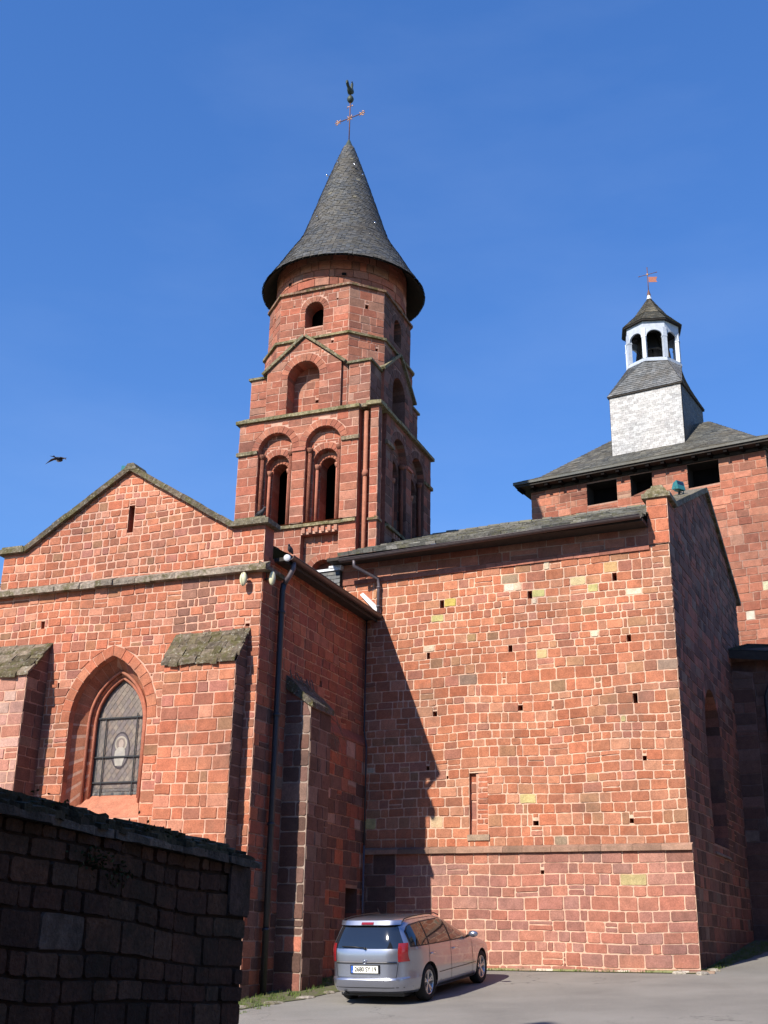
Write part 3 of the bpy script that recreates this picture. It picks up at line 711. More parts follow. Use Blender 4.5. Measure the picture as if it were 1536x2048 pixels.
splay(mb,fG,WC,.74,1.14,WZ,-.40,.68,1.08,WZ,-.40,4.3,4.3)
splay(mb,fG,WC,.68,1.08,WZ,-.40,.60,.98,WZ,-.52,4.3,4.45)
# roll moulding
for hw,rr,dd,zb in((.72,1.12,-.36,4.25),(.62,1.00,-.47,4.4)):
    mb.tube([fG(WC-hw,zb,dd)]+[fG(x,z,dd) for x,z,_,_ in reversed(arc(WC,hw,WZ,16,rr))]+[fG(WC+hw,zb,dd)],.035,'stone',8,col=(.42,.15,.095))
mb.add([fG(WC-WH,3.95,0),fG(WC+WH,3.95,0),fG(WC+.6,4.47,-.53),fG(WC-.6,4.47,-.53)],[(0,1,2,3)],'stone',(.46,.18,.11))
mb.build('wall',chapel)
# leaded window
win=MB(); GW,GRs=.60,.98
gd=-.54
out=[(WC-GW,4.45),(WC+GW,4.45),(WC+GW,WZ)]+[(x,z) for x,z,_,_ in arc(WC,GW,WZ,16,GRs)[1:-1]]+[(WC-GW,WZ)]
def clipcell(cell,poly):
    """clip convex cell by convex polygon (Sutherland-Hodgman)"""
    o=cell; n=len(poly)
    for i in range(n):
        (ax,ay),(bx,by)=poly[i],poly[(i+1)%n]; r=[]
        ins=lambda p:(bx-ax)*(p[1]-ay)-(by-ay)*(p[0]-ax)>=-1e-9
        for j in range(len(o)):
            p,q=o[j],o[(j+1)%len(o)]; ip,iq=ins(p),ins(q)
            if ip: r.append(p)
            if ip!=iq:
                dx,dy=q[0]-p[0],q[1]-p[1]; den=(bx-ax)*dy-(by-ay)*dx
                t=-((bx-ax)*(p[1]-ay)-(by-ay)*(p[0]-ax))/den if abs(den)>1e-12 else 0
                r.append((p[0]+dx*t,p[1]+dy*t))
        o=r
        if len(o)<3: return None
    return o
rnd.seed(9); dw,dh=.135,.185
inner=[(WC+(x-WC)*.86,4.62+(z-4.45)*.93) for x,z in out]
win.add([fG(WC+(x-WC)*1.15,4.42+(z-4.45)*1.06,gd-.012) for x,z in out],[tuple(range(len(out)))],'leadglass',(.20,.17,.15))
win.box(FL,-16.2,-13.3,CF+.62,CF+.66,3.2,8.4,'void')
for i in range(-6,7):
    for j in range(-2,30):
        cx=WC+i*dw+(dw/2 if j%2 else 0); cz=4.62+j*dh/2
        cell=[(cx-dw/2+.006,cz),(cx,cz-dh/2+.008),(cx+dw/2-.006,cz),(cx,cz+dh/2-.008)]
        c=clipcell(cell,inner)
        if c:
            q=rnd.choice([(.20,.165,.145),(.18,.15,.14),(.225,.185,.155),(.165,.135,.13),(.205,.16,.135)])
            win.add([fG(x,z,gd+rnd.uniform(0,.003)) for x,z in c],[tuple(range(len(c)))],'leadglass',q)
# border of small panes
def along(pts,step):
    o=[];
    for (x0,y0),(x1,y1) in zip(pts[:-1],pts[1:]):
        L=math.hypot(x1-x0,y1-y0); k=max(1,round(L/step))
        for i in range(k): o.append(((x0+(x1-x0)*i/k,y0+(y1-y0)*i/k),(x0+(x1-x0)*(i+1)/k,y0+(y1-y0)*(i+1)/k)))
    return o
def ringcells(P,f0,f1,step,cols):
    loop=P+[P[0]]
    for a,b in along(loop,step):
        T=lambda p,f:(WC+(p[0]-WC)*(1-(1-f)*1.0),4.45+(4.62-4.45)*(1-f)/.14+(p[1]-4.45)*(1-(1-f)*.5))
        p=[T(a,f0),T(b,f0),T(b,f1),T(a,f1)]; cx=sum(x for x,_ in p)/4; cz=sum(z for _,z in p)/4
        p=[(cx+(x-cx)*.86,cz+(z-cz)*.86) for x,z in p]
        win.add([fG(x,z,gd+.004) for x,z in p],[(0,1,2,3)],'leadglass',rnd.choice(cols))
ringcells(out,.98,.93,.07,[(.12,.13,.13),(.17,.165,.155),(.07,.072,.08),(.15,.135,.12)])
ringcells(out,.92,.87,.11,[(.10,.092,.092),(.135,.125,.12)])
W0=win.build('window',chapel)
# medallion: haloed pale figure in a dark mandorla, flat coloured glass
md=MB()
def ell(cx,cz,rx,rz,d,col,n=22,top=None):
    md.add([fG(cx+rx*math.cos(2*math.pi*i/n),cz+rz*math.sin(2*math.pi*i/n),gd+d) for i in range(n)],[tuple(range(n))],'leadglass',col)
mx,mz=-14.70,5.42
ell(mx,mz,.235,.40,.008,(.05,.04,.045)); ell(mx,mz,.205,.36,.011,(.13,.11,.115))
ell(mx,mz+.14,.155,.165,.013,(.33,.29,.24)); ell(mx,mz+.14,.115,.125,.0155,(.20,.16,.14)); ell(mx+.01,mz+.14,.062,.085,.018,(.36,.29,.25))
md.add([fG(mx+a,mz+b,gd+.017) for a,b in((-.10,-.33),(.07,-.33),(.13,-.12),(.12,.0),(.05,.07),(-.05,.07),(-.13,-.02),(-.14,-.16))],[tuple(range(8))],'leadglass',(.36,.33,.29))
md.add([fG(mx+a,mz+b,gd+.019) for a,b in((-.11,-.18),(.0,-.12),(.06,-.04),(.0,-.03),(-.10,-.10))],[tuple(range(5))],'leadglass',(.34,.31,.29))
md.build('medallion',W0)
fb=MB()
for z in (6.12,5.28,4.74): 
    hw=GW if z<WZ else GW*.93
    fb.box(lambda a,b,c:fG(a,c,-b),WC-hw,WC+hw,-gd-.045,-gd-.02,z-.014,z+.014,'blackp')
for u in (WC-.36,WC+.42): fb.box(lambda a,b,c:fG(a,c,-b),u-.009,u+.009,-gd-.05,-gd-.03,4.46,6.1 if u<WC else 6.2,'blackp')
fb.build('glazing_bars',W0)
# string course and coping of the gable
mb=MB(); ledge(mb,fG,-20.5,CR+.16,8.94,9.17,-.02,.17,'coping',(.34,.27,.21),seg=.55,slope=.11,jit=.03)
fSd=right(FL,CR)
ledge(mb,fSd,CF-.17,CF+.75,8.95,9.15,-.02,.16,'coping',(.22,.17,.13),seg=.6,slope=.1)
mb.build('string_course',chapel)
mb=MB(); rnd.seed(14)
coping_run(mb,FL(-11.98,CF,9.98),FL(-14.72,CF,11.69),FL.Y,-.12,.4,.13,.5,(.16,.125,.09),jit=.022)
coping_run(mb,FL(-17.46,CF,9.98),FL(-14.72,CF,11.69),FL.Y,-.12,.4,.13,.5,(.16,.125,.09),jit=.022)
for a0,a1 in((-12.0,-11.08),(-18.18,-17.42)):
    mb.box(FL,a0,a1,CF-.14,CF+.46,10.0,10.11,'coping',(.19,.16,.11)); mb.box(FL,a0+.06,a1-.12,CF-.05,CF+.4,10.11,10.19,'coping',(.23,.20,.13))
mb.box(FL,-12.0,CR,CF+.02,CF+.42,9.1,10.0,'stone',(.36,.12,.08)); mb.box(FL,-18.05,-17.5,CF+.02,CF+.42,9.1,10.0,'stone',(.36,.12,.08))
mb.hexa([FL(-14.90,CF-.13,11.70),FL(-14.54,CF-.13,11.70),FL(-14.54,CF+.4,11.70),FL(-14.90,CF+.4,11.70),FL(-14.80,CF-.12,11.86),FL(-14.64,CF-.12,11.86),FL(-14.64,CF+.39,11.86),FL(-14.80,CF+.39,11.86)],'coping',(.17,.145,.11))
mb.build('coping',chapel)
# side wall (shade)
mb=MB()
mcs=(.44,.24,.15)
PALD=[((.33,.10,.06),5),((.38,.125,.07),4),((.29,.09,.06),3),((.26,.105,.07),2),((.36,.14,.09),2)]  # side wall reds lowered: shade put into the stone colour
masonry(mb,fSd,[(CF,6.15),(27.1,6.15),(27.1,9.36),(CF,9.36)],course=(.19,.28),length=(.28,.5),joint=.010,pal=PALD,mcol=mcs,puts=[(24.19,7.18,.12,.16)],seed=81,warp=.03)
masonry(mb,fSd,[(CF,-.8),(22.46,-.8),(22.46,6.15),(CF,6.15)],course=(.22,.3),length=(.3,.55),joint=.010,pal=PALSHADE+PALD,mcol=(.30,.19,.15),seed=82)
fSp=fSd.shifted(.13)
masonry(mb,fSp,[(23.5,-.8),(27.1,-.8),(27.1,6.10),(23.5,6.10)],holes=[[(25.65,.4),(26.32,.4),(26.32,2.79),(25.65,2.79)]],course=(.22,.34),length=(.28,.5),joint=.009,pal=PALD+[((.40,.24,.19),.8)]+PALSHADE[:2],mcol=(.34,.19,.13),reveal=.35,seed=83,warp=.02)
mb.hexa([fSd(23.4,6.1,.15),fSd(27.1,6.1,.15),fSd(27.1,6.1,0),fSd(23.4,6.1,0),fSd(23.4,6.16,.15),fSd(27.1,6.16,.15),fSd(27.1,6.40,0),fSd(23.4,6.40,0)],'stone',(.28,.10,.07))
mb.box(lambda a,b,z:fSd(b,z,a),.0,.12,23.45,23.5,-.5,6.1,'stone',(.24,.1,.07))
masonry(mb,left(FL,-20.5),[(-27,-.8),(-CF,-.8),(-CF,9.0),(-27,9.0)],course=(.25,.35),length=(.35,.6),pal=PALSHADE,seed=84)
mb.build('wall',chapel)
mb=MB(); mb.box(lambda a,b,z:fSd(b,z,a),-.24,-.20,25.6,26.37,.4,2.85,'door'); mb.build('door',chapel)
mb=MB()
roof(mb,FL(-10.86,CF+.46,9.41),FL(-10.86,28.6,9.41),FL(-14.72,28.6,11.62),FL(-14.72,CF+.42,11.62),.32,.4,'lauze',lift=.015,thick=.03,seed=18)
roof(mb,FL(-18.5,28.6,9.41),FL(-18.5,CF+.46,9.41),FL(-14.72,CF+.42,11.625),FL(-14.72,28.6,11.625),.32,.4,'lauze',lift=.015,thick=.03,seed=19)
mb.box(FL,-11.20,-10.90,CF+.46,26.9,9.30,9.38,'timber'); mb.box(FL,-10.90,-10.87,CF+.46,26.9,9.24,9.41,'timber')
mb.box(FL,-20.6,-17.9,CF+.1,27,8.95,9.05,'lauze',(.15,.14,.12))
mb.build('roof',chapel)
mb=MB(); gutter(mb,FL(-10.80,CF+.44,9.385),FL(-10.80,27.15,9.385),FL.X,.085,'gutter'); mb.build('gutter',chapel)
mb=MB()
mb.tube([FL(-10.82,21.74,9.33),FL(-10.82,21.74,9.16),FL(-10.92,21.76,9.0),FL(-11.05,21.78,8.84)],.055,'pipegrey',10)
mb.tube([FL(-11.05,21.78,8.86),FL(-11.08,21.79,8.7),FL(-11.08,21.8,5.0),FL(-11.08,21.8,zg(-2.3,24.3)-.05)],.065,'pipe',10)
for z in (8.2,6.0,3.8,1.8): mb.tube([FL(-11.08,21.8,z),FL(-11.08,21.8,z+.06)],.085,'pipe',10)
mb.build('downpipe',chapel)
mb=MB()
mb.tube([FL(-11.12,26.63,9.55),FL(-11.12,26.63,6.5),FL(-11.0,26.5,6.1),FL(-11.0,26.5,3.75)],.022,'pipe',6)
mb.tube([FL(-11.0,26.5,3.78),FL(-11.0,26.5,.6)],.028,'pipegrey',6)
mb.build('downpipe',chapel)
# buttresses
def buttress(u0,u1,dep,ztop,zback,seed,pal=PAL,label=None):
    mb=MB(); F=fG.shifted(dep)
    masonry(mb,F,[(u0,-.8),(u1,-.8),(u1,ztop),(u0,ztop)],course=(.2,.28),length=(.26,.48),joint=.0105,pal=pal,seed=seed,cr=.022,split=.03)
    Fr_=Face(FL(u1,CF-dep,0),FL(u1,CF,0),0); masonry(mb,Fr_,[(0,-.8),(dep,-.8),(dep,zback-.05),(0,ztop)],course=(.2,.28),length=(.3,.5),pal=PALSHADE,mcol=(.3,.19,.15),seed=seed+1,joint=.01)
    Fl_=Face(FL(u0,CF,0),FL(u0,CF-dep,0),0); masonry(mb,Fl_,[(0,-.8),(dep,-.8),(dep,ztop),(0,zback-.05)],course=(.2,.28),length=(.3,.5),pal=pal,seed=seed+2)
    b=mb.build('buttress',chapel)
    if label: b['label']=label
    mb=MB(); rnd.seed(seed); z0,z1=ztop,zback; y0,y1=-(dep+.07),0
    NR=5
    for r_ in range(NR):
        u=u0-.05
        ta,tb=r_/NR,(r_+1)/NR
        while u<u1+.05:
            l=min(rnd.uniform(.16,.5),u1+.07-u)
            if l<.06: break
            p=lambda uu,t,e:FL(uu,CF+y0*(1-t),z0+(z1-z0)*t+e)
            th=.055*rnd.uniform(.7,1.4); e=rnd.uniform(-.015,.02); q=rnd.uniform(.6,1.4); c=tuple(x*q for x in rnd.choice(((.15,.115,.075),(.18,.14,.10),(.12,.095,.055))))
            tb2=min(1,tb+.08); ja,jb=rnd.uniform(-.05,.02),rnd.uniform(-.05,.02); w_=l-rnd.uniform(.005,.02)
            mb.hexa([p(u,ta+ja,e-.02),p(u+w_,ta+jb,e-.02),p(u+w_,tb2,e-.03),p(u,tb2,e-.03),p(u,ta+ja,e+th),p(u+w_,ta+jb,e+th*rnd.uniform(.7,1.2)),p(u+w_,tb2,e+.03),p(u,tb2,e+.03)],'coping',c); u+=l
    mb.build('weathering',b)
buttress(-13.15,-11.47,.45,6.95,7.72,91,PAL,'mossy-topped right buttress')
buttress(-18.6,-16.42,.70,6.92,7.76,95,[((.42,.19,.14),3),((.46,.24,.19),3),((.38,.15,.10),2),((.50,.30,.24),1)],'pale stained left buttress')
# side buttress in the shade, with a sloping top and a dead vine
mb=MB(); sb0,sb1,sd_=22.46,23.5,.60
F=Face(FL(CR,sb0,0),FL(CR+sd_,sb0,0),0)
masonry(mb,F,[(0,-.8),(sd_,-.8),(sd_,6.35),(0,6.8)],course=(.28,.42),length=(.3,.6),joint=.011,pal=PALSHADE+[((.24,.10,.075),4)]+[((.42,.15,.10),2)],mcol=(.36,.27,.22),seed=101,cr=.04)
masonry(mb,Face(FL(CR+sd_,sb0,0),FL(CR+sd_,sb1,0),0),[(0,-.8),(sb1-sb0,-.8),(sb1-sb0,6.3),(0,6.3)],course=(.25,.36),length=(.26,.5),pal=PALSHADE,mcol=(.26,.17,.14),seed=102)
b=mb.build('buttress',chapel); b['label']='tall shaded side buttress'
mb=MB(); mb.hexa([FL(CR,sb0-.05,6.72),FL(CR+sd_+.06,sb0-.05,6.28),FL(CR+sd_+.06,sb1+.05,6.28),FL(CR,sb1+.05,6.72),FL(CR,sb0-.05,7.02),FL(CR+sd_+.06,sb0-.05,6.40),FL(CR+sd_+.06,sb1+.05,6.40),FL(CR,sb1+.05,7.02)],'coping',(.13,.11,.09)); mb.build('weathering',b)
rnd.seed(33); mb=MB()
for k_ in range(16):
    p=FL(CR+.05+rnd.uniform(0,.12),22.35+rnd.uniform(0,1.1),7.15-rnd.uniform(0,.25)); pts=[p]
    d=Vector((0,0,0))
    for q in range(9):
        d=FL.X*rnd.uniform(-.01,.10)+FL.Y*rnd.uniform(.0,.24)+UP*rnd.uniform(-.30,-.02); p=p+d
        a_=p.dot(FL.X); 
        if a_<CR+.04: p=p+FL.X*(CR+.04-a_)
        pts.append(p)
    mb.tube(pts,[.013*(1-i/12) for i in range(len(pts))],'twig',5)
tag(mb.build('dead_vine'),'leafless dried vine stems hanging over the shaded side buttress of the chapel','vine')
# ------------------------------------------------------------------ bell tower
TX,TY=-14.0,30.75
tower=thing('bell_tower','arcaded red stone bell tower under a tall conical slate spire with a cross','bell tower',FL(TX,TY,zg(-1,34)))
def rect(F_,a,b,z0,z1): a,b=min(a,b),max(a,b); return [(a,z0),(b,z0),(b,z1),(a,z1)]
TM=(.55,.32,.24)
def belfry_face(mb,F,u0,sg,L,pal,seed,mcol,shade=False):
    U=lambda t:u0+sg*t
    zb,zt,sp=9.5,16.24,12.78
    kw=dict(pal=pal,mcol=mcol,course=(.22,.32),length=(.28,.5),joint=.009,cr=.015,split=.0,warp=.008,h=.009)
    c1,c2,hw,zs=U(1.72),U(3.28),.565,15.26
    up0=sp+.1
    # corner pilaster, recess with shaft
    masonry(mb,F,rect(F,U(0),U(.24),zb,zt),seed=seed,**kw)
    masonry(mb,F.shifted(-.28),rect(F,U(.2),U(.66),zb,zt),seed=seed+1,**kw)
    for t in (.24,.62):
        mb.add([F(U(t),zb,0),F(U(t),zt,0),F(U(t),zt,-.28),F(U(t),zb,-.28)],[(0,1,2,3)],'stone',(.27,.10,.07))
    mb.tube([F(U(.43),zb,-.13),F(U(.43),zt-.1,-.13)],.065,'stone',8,col=(.40,.16,.10))
    mb.tube([F(U(.43),14.1,-.13),F(U(.43),14.2,-.13),F(U(.43),14.3,-.13)],[.075,.10,.075],'stone',8,col=(.38,.15,.10))
    # main plane of the arcade
    masonry(mb,F,rect(F,U(.62),U(L),up0,zt),holes=[arch(c1,hw,up0,zs),arch(c2,hw,up0,zs)],excl=[ringpoly(c1,hw,up0,zs,.24),ringpoly(c2,hw,up0,zs,.24)],reveal=.22,seed=seed+2,**kw)
    for c in (c1,c2): voussoirs(mb,F,c,hw,zs,.24,13,pal=pal[:3])
    F1=F.shifted(-.22)
    masonry(mb,F1,rect(F,U(1.1),U(3.9),up0,zs+hw+.05),holes=[arch(c,.39,up0,14.80) for c in (c1,c2)],excl=[ringpoly(c,.39,up0,14.80,.21) for c in (c1,c2)],reveal=.22,seed=seed+3,**kw)
    for c in (c1,c2): voussoirs(mb,F1,c,.39,14.80,.21,11,pal=pal[:3])
    F2=F.shifted(-.44)
    masonry(mb,F2,rect(F,U(1.2),U(3.8),up0,15.3),holes=[arch(c,.26,up0,14.72) for c in (c1,c2)],reveal=.45,seed=seed+4,**kw)
    for c in (c1,c2):
        voussoirs(mb,F2,c,.26,14.72,.10,9,pal=pal[:3],h=.03)
        for q,dd,zc,r in ((.47,-.11,15.18,.055),(.47,-.11,15.18,.055),(.325,-.34,14.72,.05)):
            for s_ in (-1,1):
                u=c+s_*q
                mb.tube([F(u,up0,dd),F(u,zc-.1,dd)],r,'stone',8,col=(.40,.15,.10))
                mb.tube([F(u,zc-.14,dd),F(u,zc-.04,dd),F(u,zc+.02,dd)],[r,r*1.7,r*1.8],'stone',8,col=(.42,.18,.12))
        mb.add([F2(c-.77,up0-.3,-1.2),F2(c+.77,up0-.3,-1.2),F2(c+.77,16.1,-1.2),F2(c-.77,16.1,-1.2)],[(0,1,2,3)],'void')
    # imposts and pier caps
    ledge(mb,F,min(U(.58),U(1.14)),max(U(.58),U(1.14)),15.26,15.42,-.02,.07,'coping',(.27,.20,.13),seg=.3,slope=.05)
    ledge(mb,F,min(U(2.28),U(2.72)),max(U(2.28),U(2.72)),15.12,15.2,-.2,.05,'stone',(.42,.16,.11),seg=.5)
    ledge(mb,F,min(U(L-.65),U(L+.05)),max(U(L-.65),U(L+.05)),15.2,15.36,-.02,.07,'coping',(.25,.20,.12),seg=.3,slope=.06)
    # below the sill string: recessed panel with a lower arch
    masonry(mb,F,rect(F,U(.62),U(L),zb,sp),holes=[rect(F,U(1.15),U(2.32),zb+.01,12.5)],reveal=.25,seed=seed+5,**kw)
    masonry(mb,F.shifted(-.25),rect(F,U(1.12),U(2.36),zb,12.55),holes=[arch(U(1.70),.40,zb+.02,11.38)],excl=[ringpoly(U(1.70),.40,zb+.02,11.38,.2)],reveal=.3,seed=seed+6,**kw)
    voussoirs(mb,F.shifted(-.25),U(1.70),.40,11.38,.2,11,pal=pal[:3])
    mb.add([F(U(1.2),zb,-.56),F(U(2.3),zb,-.56),F(U(2.3),12,-.56),F(U(1.2),12,-.56)],[(0,1,2,3)],'stone',(.25,.1,.07))
    for i in range(6):
        u=U(1.22+.2*i); mb.box(lambda a,b,z:F(a,z,-b),u-.05,u+.05,-.07,.26,12.52,12.68,'stone',(.40,.20,.14))
    ledge(mb,F,min(U(.62),U(L+.03)),max(U(.62),U(L+.03)),12.72,12.86,-.3,.09,'coping',(.26,.21,.12),seg=.45,slope=.05)
    ledge(mb,F,min(U(-.05),U(.26)),max(U(-.05),U(.26)),12.70,12.82,-.05,.06,'coping',(.30,.20,.14),seg=.4,slope=.05)
AX0,AX1,AY0,AY1=-16.19,-11.68,28.5,33.0
mb=MB()
belfry_face(mb,front(FL,AY0),AX1,-1,AX1-AX0,PALT+[((.40,.13,.08),6)],201,TM)
belfry_face(mb,right(FL,AX1),AY0,1,AY1-AY0,PALSHADE+[((.26,.10,.07),5)],231,(.25,.15,.12))
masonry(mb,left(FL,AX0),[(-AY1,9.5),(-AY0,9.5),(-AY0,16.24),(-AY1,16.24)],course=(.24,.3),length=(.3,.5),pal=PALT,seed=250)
masonry(mb,Face(FL(AX1,AY1,0),FL(AX0,AY1,0),0),[(0,9.5),(AX1-AX0,9.5),(AX1-AX0,16.24),(0,16.24)],course=(.3,.4),length=(.5,.8),pal=PALSHADE,seed=251)
mb.build('arcaded_stage',tower)
mb=MB()
for F,a,b in ((front(FL,AY0),AX0-.1,-12.25),(front(FL,AY0),-11.96,AX1+.12),(right(FL,AX1),AY0-.12,AY1+.1),(left(FL,AX0),-AY1-.1,-AY0+.1)):
    ledge(mb,F,a,b,16.24,16.38,-.35,.11,'coping',(.27,.23,.13),seg=.5,slope=.04,jit=.01)
ledge(mb,front(FL,AY0),-12.25,-11.96,16.24,16.38,-.4,-.12,'coping',(.22,.19,.12),seg=.5,slope=.04)
mb.box(FL,AX0+.02,AX1-.02,AY0+.02,AY1-.02,16.26,16.37,'coping',(.25,.2,.13))
mb.build('string_course',tower)
# gabled stage
mb=MB()
GBf=28.60; gc=-14.19
def gable_bay(mb,F,c,L,pal,seed,mcol,half=1.23,zr=17.93,za=18.92):
    kw=dict(pal=pal,mcol=mcol,course=(.22,.30),length=(.28,.46),joint=.008,cr=.015,split=0,warp=.006,h=.009)
    poly=[(c-half,16.36),(c+half,16.36),(c+half,zr),(c,za),(c-half,zr)]
    masonry(mb,F,poly,holes=[arch(c,.53,16.42,17.60)],excl=[ringpoly(c,.53,16.42,17.60,.26)],reveal=.50,seed=seed,**kw)
    voussoirs(mb,F,c,.53,17.60,.26,13,pal=pal[:3]+[((.60,.36,.24),1.2)])
    masonry(mb,F.shifted(-.50),[(c-.55,16.4),(c+.55,16.4),(c+.55,18.2),(c-.55,18.2)],seed=seed+1,puts=[(c+.25,17.1,.12,.1)],**kw)
    for s_ in (-1,1):
        u=c+s_*half; 
        mb.add([F(u,16.36,0),F(u,zr,0),F(u,zr,-1.0),F(u,16.36,-1.0)],[(0,1,2,3)],'stone',(.22,.09,.065) if s_>0 else (.38,.13,.085))  # right cheek dark, left one bright: sun and shade put into the colour
gable_bay(mb,front(FL,GBf),gc,0,PALT+[((.40,.13,.08),6)],261,TM)
GBr=-11.93; gcr=30.72
gable_bay(mb,right(FL,GBr),gcr,0,PALSHADE+[((.26,.10,.07),5)],271,(.25,.15,.12))
gable_bay(mb,left(FL,-16.1),-gcr,0,PALT,275,TM)
mb.build('gabled_stage',tower)
mb=MB(); rnd.seed(41)
for F,c,n_ in ((front(FL,GBf),gc,FL.Y),(right(FL,GBr),gcr,-FL.X),(left(FL,-16.1),-gcr,FL.X)):
    for s_ in (-1,1):
        coping_run(mb,F(c+s_*1.36,17.84,0),F(c,18.95,0),n_,-.09,.9,.085,.42,(.24,.20,.12))
mb.build('coping',tower)
# corner blocks with hipped caps
mb=MB(); mc=MB()
def corner_block(x0,x1,y0,y1,palf,palr,seed):
    mb=MB(); mc=MB()
    kw=dict(course=(.22,.30),length=(.28,.5),joint=.009,cr=.02,split=0)
    masonry(mb,Face(FL(x0,y0,0),FL(x1,y0,0),0),[(0,16.36),(x1-x0,16.36),(x1-x0,17.80),(0,17.80)],pal=palf,mcol=TM,seed=seed,**kw)
    masonry(mb,Face(FL(x1,y0,0),FL(x1,y1,0),0),[(0,16.36),(y1-y0,16.36),(y1-y0,17.80),(0,17.80)],pal=palr,mcol=(.25,.15,.12),seed=seed+1,**kw)
    mb.box(FL,x0+.01,x1-.02,y0+.02,y1-.01,16.37,17.79,'stone',(.35,.13,.09))
    z0=17.80; e=.07
    b=[FL(x0-e,y0-e,z0),FL(x1+e,y0-e,z0),FL(x1+e,y1+e,z0),FL(x0-e,y1+e,z0)]
    b2=[p+UP*.07 for p in b]; cx=(x0+x1)/2*.6+TX*.4*1+0; t=[FL(x0+(x1-x0)*.35,y0+(y1-y0)*.5,18.10),FL(x0+(x1-x0)*.65,y0+(y1-y0)*.5,18.10),FL(x0+(x1-x0)*.65,y1,18.16),FL(x0+(x1-x0)*.35,y1,18.16)]
    mc.hexa(b+b2,'coping',(.23,.20,.12)); mc.hexa(b2+t,'coping',(.25,.22,.13))
    mc.build('block_cap',mb.build('corner_block',tower))
corner_block(-12.72,-12.04,28.66,29.75,PALT+[((.40,.22,.16),3)],PALSHADE,281)
corner_block(-16.02,-15.44,28.72,29.75,PALT,PALT,283)
corner_block(-12.72,-12.04,31.9,32.7,PALSHADE,PALSHADE,285)
corner_block(-16.02,-15.44,31.9,32.7,PALSHADE,PALSHADE,287)
# octagon
def octa(A,m): return [(TX-m,TY-A),(TX+m,TY-A),(TX+A,TY-m),(TX+A,TY+m),(TX+m,TY+A),(TX-m,TY+A),(TX-A,TY+m),(TX-A,TY-m)]
mb=MB(); ms=MB()
shp=[PALT+[((.40,.13,.08),6)],PALT+[((.33,.16,.11),3)],PALSHADE+[((.26,.10,.07),5)],PALSHADE,PALSHADE,PALSHADE,PALT,PALT]
for (A,m_,z0,z1,lower) in ((2.04,1.20,16.37,18.90,True),(1.98,1.16,18.90,20.62,False)):
    O=octa(A,m_)
    for i in range(8):
        p,q=O[i],O[(i+1)%8]; L=math.hypot(q[0]-p[0],q[1]-p[1]); F=Face(FL(p[0],p[1],0),FL(q[0],q[1],0),0)
        mc_=TM if i in (0,1,7,6) else (.25,.15,.12)  # pale mortar on sunlit sides, dark on the rest: shade put into colour
        kw=dict(pal=shp[i],mcol=mc_,course=(.22,.30),length=(.28,.48),joint=.008,cr=.015,split=0,warp=.006,h=.009)
        if lower: 
            dc={0:gc-TX,2:gcr-TY,6:TY-gcr}.get(i)
            hs_=[[(L/2+dc-.62,z0+.01),(L/2+dc+.62,z0+.01),(L/2+dc+.62,18.3),(L/2+dc-.62,18.3)]] if dc is not None else []
            masonry(mb,F,[(0,z0),(L,z0),(L,z1),(0,z1)],holes=hs_,puts=[(L*.78,18.66,.08,.09)] if i in (0,1) else [],seed=300+i,**kw)
        elif i%2==0:
            masonry(mb,F,[(0,z0),(L,z0),(L,z1),(0,z1)],holes=[arch(L/2,.31,19.36,19.92)],excl=[ringpoly(L/2,.31,19.36,19.92,.2)],reveal=.5,seed=310+i,puts=[(L*.20,19.12,.19,.13),(L*.72,19.12,.17,.13),(L*.83,20.25,.05,.06),(L*.2,20.2,.05,.06)],**kw)
            voussoirs(mb,F,L/2,.31,19.92,.2,11,pal=shp[i][:3])
        else: masonry(mb,F,[(0,z0),(L,z0),(L,z1),(0,z1)],puts=[(L*.45,19.12,.2,.12),(L*.5,20.1,.12,.14)],seed=320+i,**kw)
        if i==0: ms=MB()
        ledge(ms,F,-.03,L+.03,z1-.02,z1+.10,-.12,.08,'coping',(.27,.22,.12) if lower else (.30,.17,.11),seg=.45,slope=.045,jit=.004)
        if i==7: ms.build('string_course',tower)
mb.build('octagon',tower)
mb=MB()
CYf=Cyl(FL,TX,TY,2.11)
mb.lathe(lambda x,y,z:FL(TX+x,TY+y,z),[(1.3,19.4),(1.3,20.5)],'void',16)
masonry(mb,CYf,[(-2.11*math.pi,20.70),(2.11*math.pi,20.70),(2.11*math.pi,22.05),(-2.11*math.pi,22.05)],backing=False,course=(.24,.32),length=(.32,.6),joint=.007,cr=.012,pal=PALT+[((.40,.13,.08),5)],seed=333,split=0,warp=0,h=.010)
mb.lathe(lambda x,y,z:FL(TX+x,TY+y,z),[(1.2,20.68),(2.075,20.68),(2.075,22.1)],'mortar',48,col=TM)
for t in (-2.02,-1.12):
    a=t; p=lambda r,da,z:FL(TX+r*math.cos(a+da),TY+r*math.sin(a+da),z)
    mb.add([p(2.135,-.035,21.02),p(2.135,.035,21.02),p(2.135,.03,21.12),p(2.135,-.03,21.12)],[(0,1,2,3)],'void')
mb.build('drum',tower)
